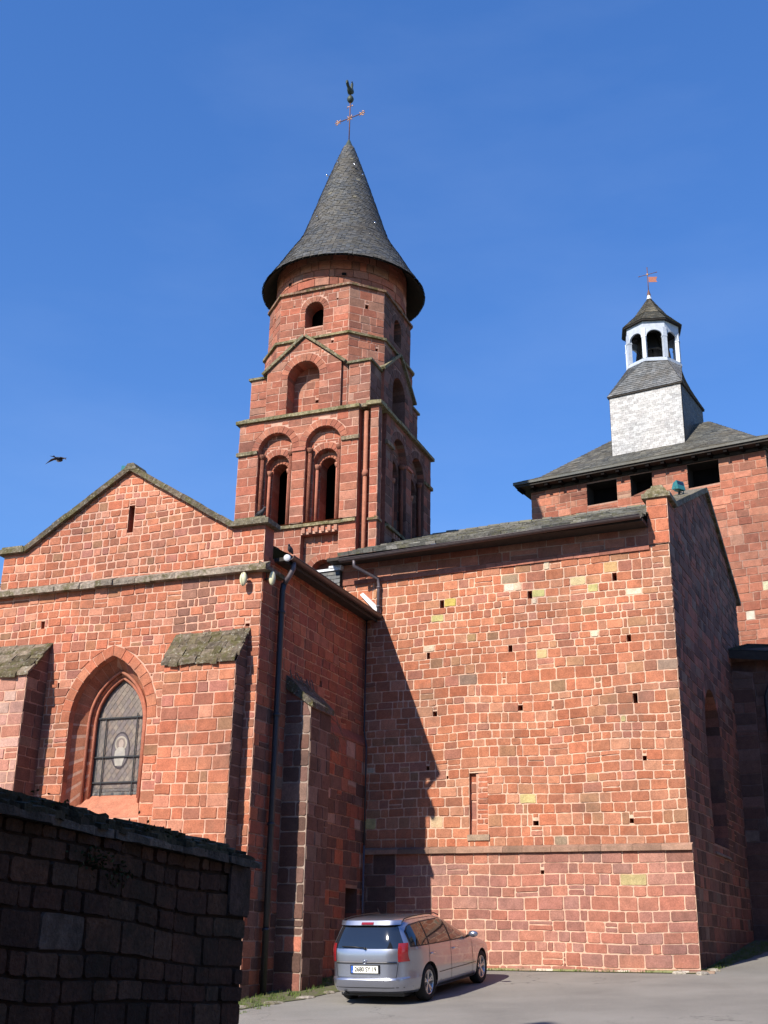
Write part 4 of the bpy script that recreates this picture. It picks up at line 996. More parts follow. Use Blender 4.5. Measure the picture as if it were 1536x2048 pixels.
# spire
TXc=TX+.07
spf=lambda x,y,z:FL(TXc+x,TY+y,z)
mb=MB()
prof=[(2.66,21.46),(2.30,22.02),(1.93,22.68),(1.62,23.18),(1.45,23.52),(1.25,24.12),(.98,24.98),(.70,25.85),(.40,26.75),(.20,27.32)]
mb.lathe(spf,[(r-.03,z-.02) for r,z in prof],'timber',48)
mb.lathe(spf,[(2.62,21.42),(2.10,21.98)],'timber',48)
def prf(z):
    for (r0,z0),(r1,z1) in zip(prof[:-1],prof[1:]):
        if z0<=z<=z1: return r0+(r1-r0)*(z-z0)/(z1-z0)
    return prof[-1][0] if z>prof[-1][1] else prof[0][0]
rnd.seed(55); z=21.46; row=0
scol=[(.085,.088,.092),(.10,.10,.10),(.075,.078,.082),(.115,.11,.10),(.095,.09,.078)]
while z<27.30:
    dz=.075 if z<23.3 else .085
    r0,r1=prf(z),prf(min(z+dz*1.3,27.32)); n=max(10,round(2*math.pi*r0/.135))
    for j in range(n):
        t0=2*math.pi*(j+.5*(row%2)+rnd.uniform(-.1,.1))/n; t1=2*math.pi*(j+1+.5*(row%2)-.05)/n
        c=rnd.choice(scol); q=rnd.uniform(.84,1.17); c=tuple(x*q for x in c); l=.013*rnd.uniform(.5,1.6); zz=z+rnd.uniform(-.008,.008)
        if rnd.random()<.007: c=(.22,.20,.14)
        P=lambda r,t,z_:spf(r*math.cos(t),r*math.sin(t),z_)
        mb.add([P(r0,t0,zz),P(r0,t1,zz),P(r0+l,t1,zz),P(r0+l,t0,zz),P(r1,t1,z+dz*1.3),P(r1,t0,z+dz*1.3)],[(0,1,2,3),(3,2,4,5)],'slate',c)
    z+=dz; row+=1
mb.lathe(spf,[(.215,27.26),(.19,27.30),(.10,27.52),(.05,27.66),(.03,27.7)],'verdigris',16)
spire=mb.build('spire',tower)
for t,z in ((-1.75,26.35),(-2.55,26.1),(-.85,26.2),(-.5,25.8),(-1.85,23.75),(-2.9,23.0),(-.5,23.55)):
    mb=MB(); r=prf(z)+.02; ct,st=math.cos(t),math.sin(t); P=lambda rr,s,zz:spf(rr*ct-s*st,rr*st+s*ct,zz)
    mb.tube([P(r,0,z),P(r+.09,0,z+.02)],.012,'chrome',5); mb.tube([P(r+.08,-.0,z-.01),P(r+.08,.0,z+.07)],[.03,.012],'chrome',6)
    mb.build('roof_hook',spire)
# cross and weathercock
mb=MB(); c=lambda x,y,z:spf(x,y,z)
mb.tube([c(0,0,27.6),c(0,0,29.75)],.022,'iron',6)
ca=R(10); cxv=FL.X*math.cos(ca)-FL.Y*math.sin(ca); o=c(0,0,28.62)
mb.tube([o-cxv*.50,o+cxv*.52],.018,'iron',6)
for e,s in ((o-cxv*.46,-1),(o+cxv*.48,1)):
    for k in (-1,1):
        mb.tube([e,e+cxv*s*.05+UP*k*.09,e+cxv*s*.12+UP*k*.07],.016,'gilt',5)
        mb.tube([e,e-cxv*s*.08+UP*k*.08],.014,'gilt',5)
    mb.tube([e,e+cxv*s*.14],.02,'gilt',5)
for a_ in range(4):
    t=math.pi/4+a_*math.pi/2; d=cxv*math.cos(t)+UP*math.sin(t); mb.tube([o+d*.03,o+d*.14],.016,'gilt',5)
t_=c(0,0,29.10)
for k in (-1,1): mb.tube([t_,t_+cxv*k*.10+UP*.04,t_+cxv*k*.12-UP*.03],.015,'gilt',5)
mb.build('cross',tower)
mb=MB()
mb.lathe(lambda x,y,z:spf(x,y,z),[(.001,29.28),(.07,29.30),(.115,29.38),(.12,29.44),(.08,29.54),(.001,29.57)],'verdigris',14)
rb=lambda a,b,z:c(0,0,29.62)+FL.Y*a+FL.X*b+UP*z
mb.tube([rb(-.22,0,.22),rb(-.12,0,.14),rb(-.02,0,.10),rb(.07,0,.17),rb(.08,0,.34),rb(.08,0,.50)],[.04,.085,.11,.095,.05,.045],'verdigris',10)
mb.tube([rb(-.14,0,.16),rb(-.26,0,.22),rb(-.34,0,.32),rb(-.38,0,.20)],[.05,.06,.05,.01],'verdigris',8)
mb.tube([rb(.07,0,.49),rb(.10,0,.54),rb(.20,0,.51)],[.045,.05,.006],'verdigris',8)
mb.tube([rb(.04,0,.58),rb(.09,0,.63),rb(.13,0,.58)],[.014,.026,.012],'verdigris',6)
mb.tube([rb(0,0,-.08),rb(0,0,.06)],.018,'verdigris',6)
mb.build('weathercock',tower)
# ------------------------------------------------------------------ square tower with lantern
KF,KX0,KX1,KB=38.0,-16.41,-7.80,42.9
keep=thing('square_tower','broad red stone tower under a flared slate roof topped by a small open bell lantern','tower',FK(-12,38,zg(10,40)))
fK=front(FK,KF)
KH=[[(-14.22,16.67),(-13.08,16.68),(-13.08,17.50),(-14.22,17.50)],[(-12.57,16.73),(-11.77,16.75),(-11.77,17.52),(-12.57,17.52)],[(-10.50,16.66),(-9.40,16.69),(-9.40,17.54),(-10.50,17.54)]]
mb=MB()
masonry(mb,fK,[(KX0,2.0),(KX1,2.0),(KX1,17.56),(KX0,17.56)],holes=KH,course=(.24,.34),length=(.34,.62),joint=.009,cr=.03,pal=PALT+[((.42,.16,.10),7),((.47,.20,.13),3),((.34,.20,.14),1),((.55,.48,.38),.05)],mcol=(.40,.23,.17),reveal=.7,revk='timber',seed=401,warp=.02,split=.05,fixed=[(-8.9,11.9,(.62,.54,.44)),(-8.2,12.9,(.55,.5,.32))])  # stone reveals take the dark timber colour to stand for their shade
for h in KH: mb.add([fK(x,z,-.7) for x,z in h],[(0,1,2,3)],'void')
masonry(mb,right(FK,KX1),[(KF,2.0),(KB,2.0),(KB,17.56),(KF,17.56)],course=(.24,.34),length=(.34,.62),pal=PALSHADE,mcol=(.3,.18,.14),seed=403)
masonry(mb,left(FK,KX0),[(-KB,2.0),(-KF,2.0),(-KF,17.56),(-KB,17.56)],course=(.24,.34),length=(.34,.62),pal=PALT,seed=404)
masonry(mb,Face(FK(KX1,KB,0),FK(KX0,KB,0),0),[(0,2.0),(KX1-KX0,2.0),(KX1-KX0,17.56),(0,17.56)],course=(.3,.4),length=(.5,.8),pal=PALSHADE,seed=405)
mb.build('wall',keep)
mb=MB(); ex0,ex1,ey0,ey1,ez=KX0-.52,KX1+.45,KF-.5,KB+.5,17.86
mb.box(FK,KX0-.05,KX1+.05,KF-.06,KB+.05,17.57,17.68,'timber',(.1,.08,.07))
mb.box(FK,ex0+.06,ex1-.06,ey0+.06,ey1-.06,17.70,17.80,'timber')
rnd.seed(6); a=KX0-.4
while a<KX1+.3: mb.box(FK,a,a+.12,ey0+.1,KF+.1,17.60,17.70,'void'); a+=.55  # brackets near-black: the shade under the eave put into their colour
ym=(ey0+ey1)/2; rz=20.15; f1,z1_=.75,18.22
hx0,hx1=ex0+2.9,ex1-2.9
E0,E1,E2,E3=FK(ex0,ey0,ez),FK(ex1,ey0,ez),FK(ex1,ey1,ez),FK(ex0,ey1,ez)
D0,D1,D2,D3=FK(ex0+f1,ey0+f1,z1_),FK(ex1-f1,ey0+f1,z1_),FK(ex1-f1,ey1-f1,z1_),FK(ex0+f1,ey1-f1,z1_)
R0,R1=FK(hx0,ym,rz),FK(hx1,ym,rz)
sc=((.12,.115,.10),(.15,.145,.125),(.10,.098,.09),(.17,.16,.135))
for q_ in ((E0,E1,D1,D0),(D0,D1,R1,R0),(E1,E2,D2,D1),(D1,D2,R1,R1+FK.Y*.001),(E2,E3,D3,D2),(D2,D3,R0,R1),(E3,E0,D0,D3),(D3,D0,R0,R0-FK.Y*.001)):
    roof(mb,*q_,.14,.24,'slate',cols=sc,lift=.012,seed=rnd.randint(1,999),jit=.3)
mb.box(FK,ex0,ex1,ey0,ey0+.05,17.78,17.865,'slate',(.1,.1,.09)); mb.box(FK,ex0,ex0+.05,ey0+.05,ey1,17.78,17.865,'slate',(.1,.1,.09)); mb.box(FK,ex1-.05,ex1,ey0+.05,ey1,17.78,17.865,'slate',(.1,.1,.09))
mb.build('roof',keep)
# slated box and skirt
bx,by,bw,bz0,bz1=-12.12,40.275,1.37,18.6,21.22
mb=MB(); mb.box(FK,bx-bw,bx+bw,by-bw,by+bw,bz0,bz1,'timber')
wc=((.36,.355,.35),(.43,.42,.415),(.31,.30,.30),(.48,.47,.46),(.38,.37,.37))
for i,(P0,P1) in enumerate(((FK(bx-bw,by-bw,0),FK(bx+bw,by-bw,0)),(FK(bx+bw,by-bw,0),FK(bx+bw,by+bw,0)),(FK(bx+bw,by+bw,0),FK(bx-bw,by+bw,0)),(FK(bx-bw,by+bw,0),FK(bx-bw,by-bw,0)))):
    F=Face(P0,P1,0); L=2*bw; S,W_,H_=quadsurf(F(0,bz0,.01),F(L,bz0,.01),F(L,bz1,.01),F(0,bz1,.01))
    slates(mb,S,W_,H_,.095,.17,'paleslate' if i in (0,3) else 'slate',cols=wc if i in (0,3) else scol,lift=.004,thick=.004,seed=60+i,rowj=.12,vary=.16)  # sun-facing sides pale, the others dark: sunlight put into the slate colour
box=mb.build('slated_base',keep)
LZ0,LZ1=22.62,24.30; LR=1.06
def oct_pt(r,i,z,ang=0.0):
    t=-math.pi/2-math.pi/8+math.pi/4*i+math.pi/8+ang; t-=math.pi/8*0
    return FK(bx+r*math.cos(t),by+r*math.sin(t),z)
mb=MB(); e=.07
sq=[FK(bx-bw-e,by-bw-e,bz1),FK(bx+bw+e,by-bw-e,bz1),FK(bx+bw+e,by+bw+e,bz1),FK(bx-bw-e,by+bw+e,bz1)]
mb.box(FK,bx-bw-e,bx+bw+e,by-bw-e,by+bw+e,bz1-.05,bz1-.005,'timber')
OC=[oct_pt(LR,i,LZ0-.02) for i in range(8)]   # i=0 faces the front; 2 right; 4 back; 6 left
# skirt: each square edge carries the octagon vertices around it
def tri_patch(a,b,c_): roof(mb,a,b,c_,c_+(a-b)*.002,.10,.17,'slate',cols=((.15,.155,.16),(.18,.18,.18),(.13,.135,.14)),seed=rnd.randint(1,999))
def quad_patch(a,b,c_,d): roof(mb,a,b,c_,d,.10,.17,'slate',cols=((.15,.155,.16),(.18,.18,.18),(.13,.135,.14)),seed=rnd.randint(1,999))
# corners of the square sit between octagon vertices 7/0.. with vertices at the middle of each side
quad_patch(sq[0],sq[1],oct_pt(LR,1,LZ0-.02),oct_pt(LR,0,LZ0-.02))
quad_patch(sq[1],sq[2],oct_pt(LR,3,LZ0-.02),oct_pt(LR,2,LZ0-.02))
quad_patch(sq[2],sq[3],oct_pt(LR,5,LZ0-.02),oct_pt(LR,4,LZ0-.02))
quad_patch(sq[3],sq[0],oct_pt(LR,7,LZ0-.02),oct_pt(LR,6,LZ0-.02))
tri_patch(sq[1],oct_pt(LR,2,LZ0-.02),oct_pt(LR,1,LZ0-.02)); tri_patch(sq[2],oct_pt(LR,4,LZ0-.02),oct_pt(LR,3,LZ0-.02))
tri_patch(sq[3],oct_pt(LR,6,LZ0-.02),oct_pt(LR,5,LZ0-.02)); tri_patch(sq[0],oct_pt(LR,0,LZ0-.02),oct_pt(LR,7,LZ0-.02))
mb.build('slate_skirt',keep)
lantern=MB()
def ringslab(mb,r,z0,z1,k): 
    a=[oct_pt(r,i,z0) for i in range(8)]; b=[oct_pt(r,i,z1) for i in range(8)]
    mb.prism((b,a),k)
ringslab(lantern,LR+.05,LZ0-.06,LZ0+.03,'zincpaint'); ringslab(lantern,LR+.01,LZ0+.03,LZ0+.10,'zincpaint')
lantern.build('lantern_sill',keep)
for i in range(8):
    mb=MB(); p=oct_pt(LR-.07,i,0); rr=(p-FK(bx,by,0)).normalized(); tt=Vector((-rr.y,rr.x,0))
    for (w0,z0,z1) in ((.075,LZ0+.10,LZ1-.3),(.088,LZ0+.98,LZ0+1.04)):
        a=[p+rr*w0+tt*w0+UP*z0,p-rr*w0+tt*w0+UP*z0,p-rr*w0-tt*w0+UP*z0,p+rr*w0-tt*w0+UP*z0]; mb.hexa(a+[q+UP*(z1-z0) for q in a],'zincpaint')
    mb.build('post',keep)
mb=MB()
for i in range(8):
    P0,P1=oct_pt(LR,i,0),oct_pt(LR,(i+1)%8,0); F=Face(P0,P1,0); L=(P1-P0).length
    zs=LZ0+1.04; hw=L/2-.115; top=LZ1
    A=[(x,z) for x,z,_,_ in reversed(arc(L/2,hw,zs,12))]
    A=[(x,zs+(z-zs)*.88) for x,z in A]
    out=[(0,zs-.02),(L/2-hw,zs-.02)]+A+[(L/2+hw,zs-.02),(L,zs-.02),(L,top),(0,top)]
    tr=tessellate_polygon([[Vector((x,z,0)) for x,z in out]])
    for dd in (0.0,-.07): mb.add([F(x,z,dd) for x,z in out],[tuple(t) for t in tr],'zincpaint')
    for (x0,z0),(x1,z1) in zip(A[:-1],A[1:]): mb.add([F(x0,z0,0),F(x1,z1,0),F(x1,z1,-.07),F(x0,z0,-.07)],[(0,1,2,3)],'zincpaint')
mb.build('arcade',keep)
mb=MB(); EV=[oct_pt(LR+.16,i,LZ1-.04) for i in range(8)]; AP=FK(bx,by,25.86)
ringslab(mb,LR+.13,LZ1-.02,LZ1+.03,'timber')
for i in range(8):
    a,b=oct_pt(LR+.15,i,LZ1+.02),oct_pt(LR+.15,(i+1)%8,LZ1+.02)
    a2,b2=oct_pt(LR*.62,i,25.0-.10),oct_pt(LR*.62,(i+1)%8,25.0-.10)
    roof(mb,a,b,b2,a2,.085,.14,'slate',cols=((.12,.115,.095),(.15,.14,.11),(.10,.098,.085),(.17,.15,.11)),seed=500+i)
    roof(mb,a2,b2,AP+(b2-FK(bx,by,24.9))*.03,AP+(a2-FK(bx,by,24.9))*.03,.085,.14,'slate',cols=((.12,.115,.095),(.15,.14,.11),(.10,.098,.085),(.17,.15,.11)),seed=520+i)
mb.build('lantern_roof',keep)
fk_=lambda x,y,z:FK(bx+x,by+y,z)
mb=MB()
mb.lathe(fk_,[(.001,24.3),(.14,24.28),(.22,24.15),(.27,23.9),(.35,23.6),(.47,23.42),(.49,23.37),(.43,23.36),(.30,23.5),(.001,24.0)],'bronze',24)
mb.tube([fk_(0,0,23.6),fk_(0,0,23.26)],.04,'bronze',6); mb.lathe(fk_,[(.001,23.32),(.06,23.27),(.001,23.2)],'bronze',8)
mb.build('bell',keep)
mb=MB()
mb.box(FK,bx-.75,bx+.75,by-.08,by+.08,24.1,24.25,'timber')
for s_ in (-1,1): mb.tube([fk_(s_*.66,0,LZ0+.05),fk_(s_*.60,.0,23.2),fk_(s_*.46,0,23.75),fk_(s_*.36,0,24.15)],[.08,.09,.15,.2],'timber',6)
mb.lathe(fk_,[(.001,24.2),(1.05,24.2)],'timber',8)
mb.build('bell_frame',keep)
mb=MB(); mb.lathe(fk_,[(.11,25.78),(.075,25.9),(.07,25.97)],'flash',10); mb.lathe(fk_,[(.085,25.97),(.05,26.1),(.02,26.22)],'iron',10)
mb.tube([fk_(0,0,26.0),fk_(0,0,27.22)],.017,'iron',6)
kd=FK.X; kc=fk_(0,0,26.93); mb.tube([kc-kd*.34,kc+kd*.36],.012,'iron',6)
for p in (kc-kd*.35,kc+kd*.37,fk_(0,0,27.24)): mb.lathe(lambda x,y,z,p=p:p+Vector((x,y,z)),[(.001,-.03),(.03,0),(.001,.03)],'iron',8)
mb.lathe(lambda x,y,z:kc+Vector((x,y,z)),[(.001,-.05),(.06,0),(.001,.05)],'gilt',8)
fl=[(.03,26.58),(.36,26.55),(.32,26.64),(.37,26.78),(.03,26.82)]
fd=(FK.X*.96+FK.Y*.28); base=fk_(0,0,0)
mb.prism(([base+fd*a+UP*z for a,z in fl],[base+fd*a+UP*z+FK.Y*.012 for a,z in fl]),'vane')
mb.build('weathervane',keep)
# ------------------------------------------------------------------ porch building at the right edge
porch=thing('porch','dark shaded stone porch at the right edge, behind the church hall','porch',FM(-3,33.7,zg(10,32)))
mb=MB(); fP=front(FM,33.72)
masonry(mb,fP,[(XR-.02,-.5),(4.2,-.5),(4.2,8.6),(XR-.02,9.6)],course=(.28,.4),length=(.35,.6),joint=.011,pal=PALSHADE,mcol=(.16,.10,.085),seed=601)
masonry(mb,fP.shifted(.18),[(XR-.02,-.5),(-4.52,-.5),(-4.52,8.9),(XR-.02,9.0)],course=(.28,.4),length=(.35,.6),joint=.011,pal=PALSHADE,mcol=(.16,.10,.085),seed=602)
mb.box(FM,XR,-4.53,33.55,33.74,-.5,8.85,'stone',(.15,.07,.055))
masonry(mb,right(FM,4.2),[(33.72,-.5),(37.5,-.5),(37.5,8.6),(33.72,8.6)],course=(.28,.4),length=(.35,.6),pal=PALSHADE,seed=603)
mb.build('wall',porch)
mb=MB()
roof(mb,FM(XR,33.3,9.55),FM(4.6,33.3,8.15),FM(4.6,37.2,9.6),FM(XR,37.2,10.6),.3,.35,'lauze',seed=605,cols=((.06,.06,.06),(.08,.08,.075)))
mb.hexa([FM(XR,33.3,9.3),FM(4.6,33.3,7.95),FM(4.6,33.7,8.1),FM(XR,33.7,9.4),FM(XR,33.3,9.54),FM(4.6,33.3,8.14),FM(4.6,33.7,8.25),FM(XR,33.7,9.65)],'timber')
mb.build('roof',porch)
mb=MB(); mb.tube([FM(-2.6,33.35,9.0),FM(-4.1,33.45,8.5),FM(-4.22,33.5,8.2),FM(-4.22,33.52,1.0)],.06,'pipe',8); mb.build('downpipe',porch)
# ------------------------------------------------------------------ garden wall (foreground, in shade)
gwall=thing('garden_wall','dark old garden wall of large shaded stones with a rough mossy slate coping in the left foreground','garden wall',FL(-6,11,zg(0,12)))
GX,GE=-6.0,11.28
gz=lambda b:2.585-(b-7.3)*.035
mb=MB(); fW0=right(FL,GX)
class Sheared:
    def __init__(s,off=0): s.off=off
    def __call__(s,u,z,d=0.0): return fW0(u,z-(u-7.3)*.035,d+s.off)
    def shifted(s,o): return Sheared(o)
fW=Sheared()
masonry(mb,fW,[(4.6,-.6),(GE,-.6),(GE,2.465),(4.6,2.465)],course=(.16,.28),length=(.26,.60),joint=.008,cr=.035,pal=[((.115,.055,.030),4),((.14,.068,.036),3),((.095,.047,.027),3),((.15,.085,.048),2)],mcol=(.038,.023,.014),stonek='stone_dark',seed=701,warp=.04,h=.022,split=.05,fixed=[(8.15,1.80,(.20,.145,.10)),(8.4,1.60,(.21,.15,.105))])  # stones and mortar darkened to carry the shade of the lane
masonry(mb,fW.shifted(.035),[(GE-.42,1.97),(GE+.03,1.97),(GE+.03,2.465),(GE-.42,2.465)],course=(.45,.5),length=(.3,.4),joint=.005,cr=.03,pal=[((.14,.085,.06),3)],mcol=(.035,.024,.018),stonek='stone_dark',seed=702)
masonry(mb,Face(FL(GX,GE,0),FL(GX-.5,GE,0),0),[(0,-.6),(.5,-.6),(.5,gz(GE)-.12),(0,gz(GE)-.12)],course=(.25,.35),length=(.3,.5),joint=.006,pal=PALSHADE,stonek='stone_old',mcol=(.09,.06,.05),seed=703)
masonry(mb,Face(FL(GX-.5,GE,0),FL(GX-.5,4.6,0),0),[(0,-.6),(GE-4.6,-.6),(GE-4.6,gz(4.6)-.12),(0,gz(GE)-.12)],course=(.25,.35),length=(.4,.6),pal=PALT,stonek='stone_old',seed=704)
mb.build('wall',gwall)
mb=MB(); rnd.seed(88)
def slab(mb,b0,b1,a0,a1,z0,z1,th,k='stone_dark',c=(.12,.11,.08)):
    n=7; top=[];bot=[]
    out=[]
    for i in range(n+1): out.append((b0+(b1-b0)*i/n,a1+rnd.uniform(-.045,.035)))
    for i in range(n+1): out.append((b1-(b1-b0)*i/n,a0+rnd.uniform(-.03,.03)))
    for b,a in out:
        t=(b-b0)/(b1-b0); z=z0+(z1-z0)*t+(a1-a)*.14; bot.append(FL(a,b,z+rnd.uniform(-.008,.008))); top.append(FL(a,b,z+th+rnd.uniform(-.016,.016)))
    mb.prism((top,bot),k,c)
for layer,(o_,dz,lmin,lmax) in enumerate(((.10,-.13,.7,1.2),(.06,-.075,.3,.6),(-.02,-.02,.22,.5),(-.10,.03,.2,.45))):
    b=4.5+rnd.uniform(0,.3)
    while b<GE+.02:
        l=rnd.uniform(lmin,lmax); e=min(b+l,GE+.30-layer*.09); q=rnd.uniform(.65,1.3)
        if e-b>.12 and not (layer==3 and rnd.random()<.3 ): slab(mb,b,e,GX-.5,GX+o_+rnd.uniform(-.03,.03),gz(b)+dz,gz(e)+dz,.055 if layer else .06,c=tuple(x*q for x in ((.17,.135,.095) if layer==0 else (.085,.075,.04))))
        b=e+.01 if e-b>.12 else GE+1
mb.build('coping',gwall)
# small clumps of moss and leaves on the coping and below it
rnd.seed(91); mb=MB()
for cb,ca,cz,n,r in ((8.55,GX+.03,2.23,150,.12),(9.3,GX-.05,2.50,110,.14),(8.9,GX+.02,2.12,120,.09),(10.5,GX-.05,2.44,90,.14),(7.9,GX-.05,2.55,90,.14),(9.9,GX-.03,2.47,60,.12)):
    for i in range(n):
        p=FL(ca+rnd.gauss(0,.03),cb+rnd.gauss(0,r),cz+rnd.gauss(0,.05)); d=Vector((rnd.gauss(0,1),rnd.gauss(0,1),rnd.gauss(0,1))).normalized()*.022; e_=d.cross(Vector((.3,.5,.8))).normalized()*.012
        mb.add([p-d,p+e_,p+d,p-e_],[(0,1,2,3)],'grass',rnd.choice([(.05,.08,.02),(.07,.09,.03),(.04,.06,.02)]))
tag(mb.build('moss'),'small clumps of dark moss growing on the garden wall coping','moss',kind='stuff')

# ------------------------------------------------------------------ lamps on the church
def egg_lamp(P,out,label):
    t=thing('floodlight',label,'floodlight',P,'oval lamps on the chapel corner')
    mb=MB(); c=P+out*.17; side=out.cross(UP)
    rows=10; vs=[];fs=[];n=16
    for i in range(rows+1):
        a=math.pi*i/rows-math.pi/2; r=math.cos(a); z=.155*math.sin(a)
        for j in range(n):
            b=2*math.pi*j/n; vs.append(c+side*(.082*r*math.cos(b))+out*(.07*r*math.sin(b))+UP*z)
    for i in range(rows):
        for j in range(n): fs.append((i*n+j,i*n+(j+1)%n,(i+1)*n+(j+1)%n,(i+1)*n+j))
    mb.add(vs,fs,'lampcase',smooth=True); sh=mb.build('lamp_shade',t)
    m2=MB(); m2.tube([c+(out*.072*math.cos(t_/8*math.pi-math.pi/2)+UP*.157*math.sin(t_/8*math.pi-math.pi/2)) for t_ in range(9)],.006,'pipegrey',5); m2.build('seam',sh)
    m3=MB(); m3.tube([P,P+out*.08,P+out*.14],.02,'blackp',6); m3.tube([P+out*.03-UP*.05,P+out*.03+UP*.30],.012,'blackp',5); m3.build('bracket',t)
egg_lamp(FL(-11.56,CF-.02,8.76),-FL.Y,'yellowish oval lamp on the front of the chapel, below the string course')
egg_lamp(FL(CR+.02,21.17,8.80),FL.X,'pale oval lamp just round the chapel corner, on the shaded side')
def box_lamp(P,fwd,label,sc=1.0):
    t=thing('floodlight',label,'floodlight',P)
    sd_=fwd.cross(UP).normalized(); mb=MB(); q=lambda a,b,c_:P+sd_*a*sc+fwd*b*sc+UP*c_*sc
    mb.hexa([q(-.15,-.11,.09),q(.15,-.11,.09),q(.13,.10,.06),q(-.13,.10,.06),q(-.10,-.09,.27),q(.10,-.09,.27),q(.13,.05,.30),q(-.13,.05,.30)],'green'); mb.build('housing',t)
    mb=MB(); mb.add([q(-.11,.092,.09),q(.11,.092,.09),q(.11,.056,.28),q(-.11,.056,.28)],[(0,1,2,3)],'carglass'); mb.build('lens',t)
    mb=MB(); mb.tube([q(-.16,0,.15),q(-.16,0,.02),q(.16,0,.02),q(.16,0,.15)],.014,'green',5); mb.tube([q(0,0,-.04),q(0,0,.03)],.03,'blackp',6); mb.build('bracket',t)
box_lamp(FM(-5.38,29.25,12.86),(-FM.Y*.5+FM.X*.8).normalized(),'blue green box floodlight on the sloping coping of the church hall gable',1.05)
box_lamp(FL(-15.02,21.28,11.66),(FL.X*-.8+FL.Y*.3).normalized(),'small teal floodlight behind the peak of the chapel gable',.9)
t=thing('spotlight','small round pale spotlight at the front end of the chapel gutter','spotlight',FL(-10.87,21.57,9.37))
mb=MB(); c_=FL(-10.86,21.50,9.34); d_=(-FL.Y*.9+FL.X*.3-UP*.1).normalized(); e1=d_.cross(UP).normalized(); e2=e1.cross(d_)
mb.lathe(lambda x,y,z:c_+e1*x+e2*y+d_*z,[(.001,.02),(.05,.018),(.072,.01),(.080,-.01),(.07,-.05),(.03,-.09),(.001,-.09)],'flash',18); mb.build('lamp_head',t)
mb=MB(); mb.tube([c_-d_*.08,c_-d_*.14+UP*.03,FL(-10.86,21.65,9.42)],.014,'blackp',5); mb.build('bracket',t)
# ------------------------------------------------------------------ birds
def perched(P,head,label,sc=1.0):
    h=head.normalized(); t=MB(); q=lambda a,b,z:P+(h*a+h.cross(UP)*b+UP*z)*sc
    t.tube([q(-.19,0,.045),q(-.15,0,.055),q(-.08,0,.075),q(-.02,0,.09),q(.04,0,.105),q(.085,0,.135),q(.10,0,.165),q(.115,0,.185),q(.135,0,.187),q(.155,0,.18),q(.172,0,.175)],[.012,.022,.042,.055,.055,.038,.026,.026,.022,.008,.002],'feather',10)
    for s_ in (-1,1):
        t.tube([q(.02,s_*.02,.05),q(.02,s_*.02,0)],.005,'feather',4)
        t.prism(([q(.06,s_*.052,.12),q(-.02,s_*.06,.125),q(-.17,s_*.02,.06),q(-.06,s_*.056,.07)],[q(.06,s_*.046,.12),q(-.02,s_*.05,.125),q(-.17,s_*.012,.06),q(-.06,s_*.048,.07)]),'feather')
    return tag(t.build('bird'),label,'pigeon')
perched(FL(-11.35,21.10,10.19),FL.X*.8-FL.Y*.3,'dark pigeon perched on the right kneeler of the chapel gable')
perched(FL(-10.84,21.60,9.47),-FL.Y+FL.X*.1,'dark pigeon perched on the chapel gutter just above the round spotlight',.85)
bd_=(r2*((118-768)/FPX)-u2*((918-1024)/FPX)+fw); BP=Vector((0,0,1.6))+bd_*17
mb=MB(); hx=(rt*.35+Vector((0,.9,0))).normalized(); sx=hx.cross(UP).normalized(); q=lambda a,b,z:BP+hx*a+sx*b+UP*z
mb.tube([q(-.10,0,-.01),q(-.07,0,-.012),q(-.03,0,-.012),q(.01,0,-.008),q(.045,0,.0),q(.065,0,.006),q(.085,0,.004)],[.004,.017,.032,.036,.025,.018,.003],'feather',10)
mb.tube([q(-.06,0,-.026),q(-.03,0,-.033),q(.0,0,-.03),q(.03,0,-.02)],[.006,.018,.02,.008],'white_feather',8)
for s_,tip in ((-1,(-.02,-.215,-.062)),(1,(-.03,.15,-.045))):
    a=[(.05,s_*.01,.01),(.055,s_*.09,.028),(.03,tip[1]*.62,.012),tip,(-.03,tip[1]*.55,.0),(-.035,s_*.05,.012),(-.04,s_*.01,.0)]
    mb.prism(([q(x,y,z+.003) for x,y,z in a],[q(x,y,z-.003) for x,y,z in a]),'feather')
mb.prism(([q(-.09,-.006,-.008),q(-.17,-.035,-.012),q(-.14,0,-.01),q(-.17,.035,-.012),q(-.09,.006,-.008)],[q(-.09,-.006,-.013),q(-.17,-.035,-.016),q(-.14,0,-.014),q(-.17,.035,-.016),q(-.09,.006,-.013)]),'feather')
tag(mb.build('bird'),'dark bird with a pale belly flying in the sky left of the bell tower','bird')
# ------------------------------------------------------------------ parked estate car
CX,CY,CYAW,CS=.245,23.137,R(64.55),.99
_f=Vector((math.cos(CYAW),math.sin(CYAW),0)); _f.z=_f.x*.0495+_f.y*.0773; _f.normalize()
_n=Vector((-.0495,-.0773,1)).normalized(); _l=_n.cross(_f).normalized()
CT=Vector((CX,CY,zg(CX,CY)+.002))
fc=lambda x,y,z:CT+(_f*x+_l*y+_n*z)*CS
car=thing('estate_car','silver estate car parked nose to the wall in front of the church hall','car',CT)
LV=[(.19,-.76,3.40,.80),(.24,-.90,3.52,.842),(.33,-.965,3.60,.864),(.435,-.985,3.62,.874),(.455,-.975,3.62,.874),(.475,-.93,3.61,.877),(.60,-.925,3.58,.877),(.70,-.925,3.54,.876),(.76,-.925,3.42,.874),(.83,-.925,3.12,.872),(.90,-.915,2.72,.868),(.955,-.90,2.40,.858),(1.02,-.88,2.18,.835),(1.10,-.85,1.96,.802),(1.20,-.805,1.70,.756),(1.30,-.755,1.45,.706),(1.365,-.715,1.25,.668),(1.40,-.71,1.10,.635),(1.43,-.66,.95,.585),(1.455,-.52,.72,.48),(1.47,-.30,.45,.30)]
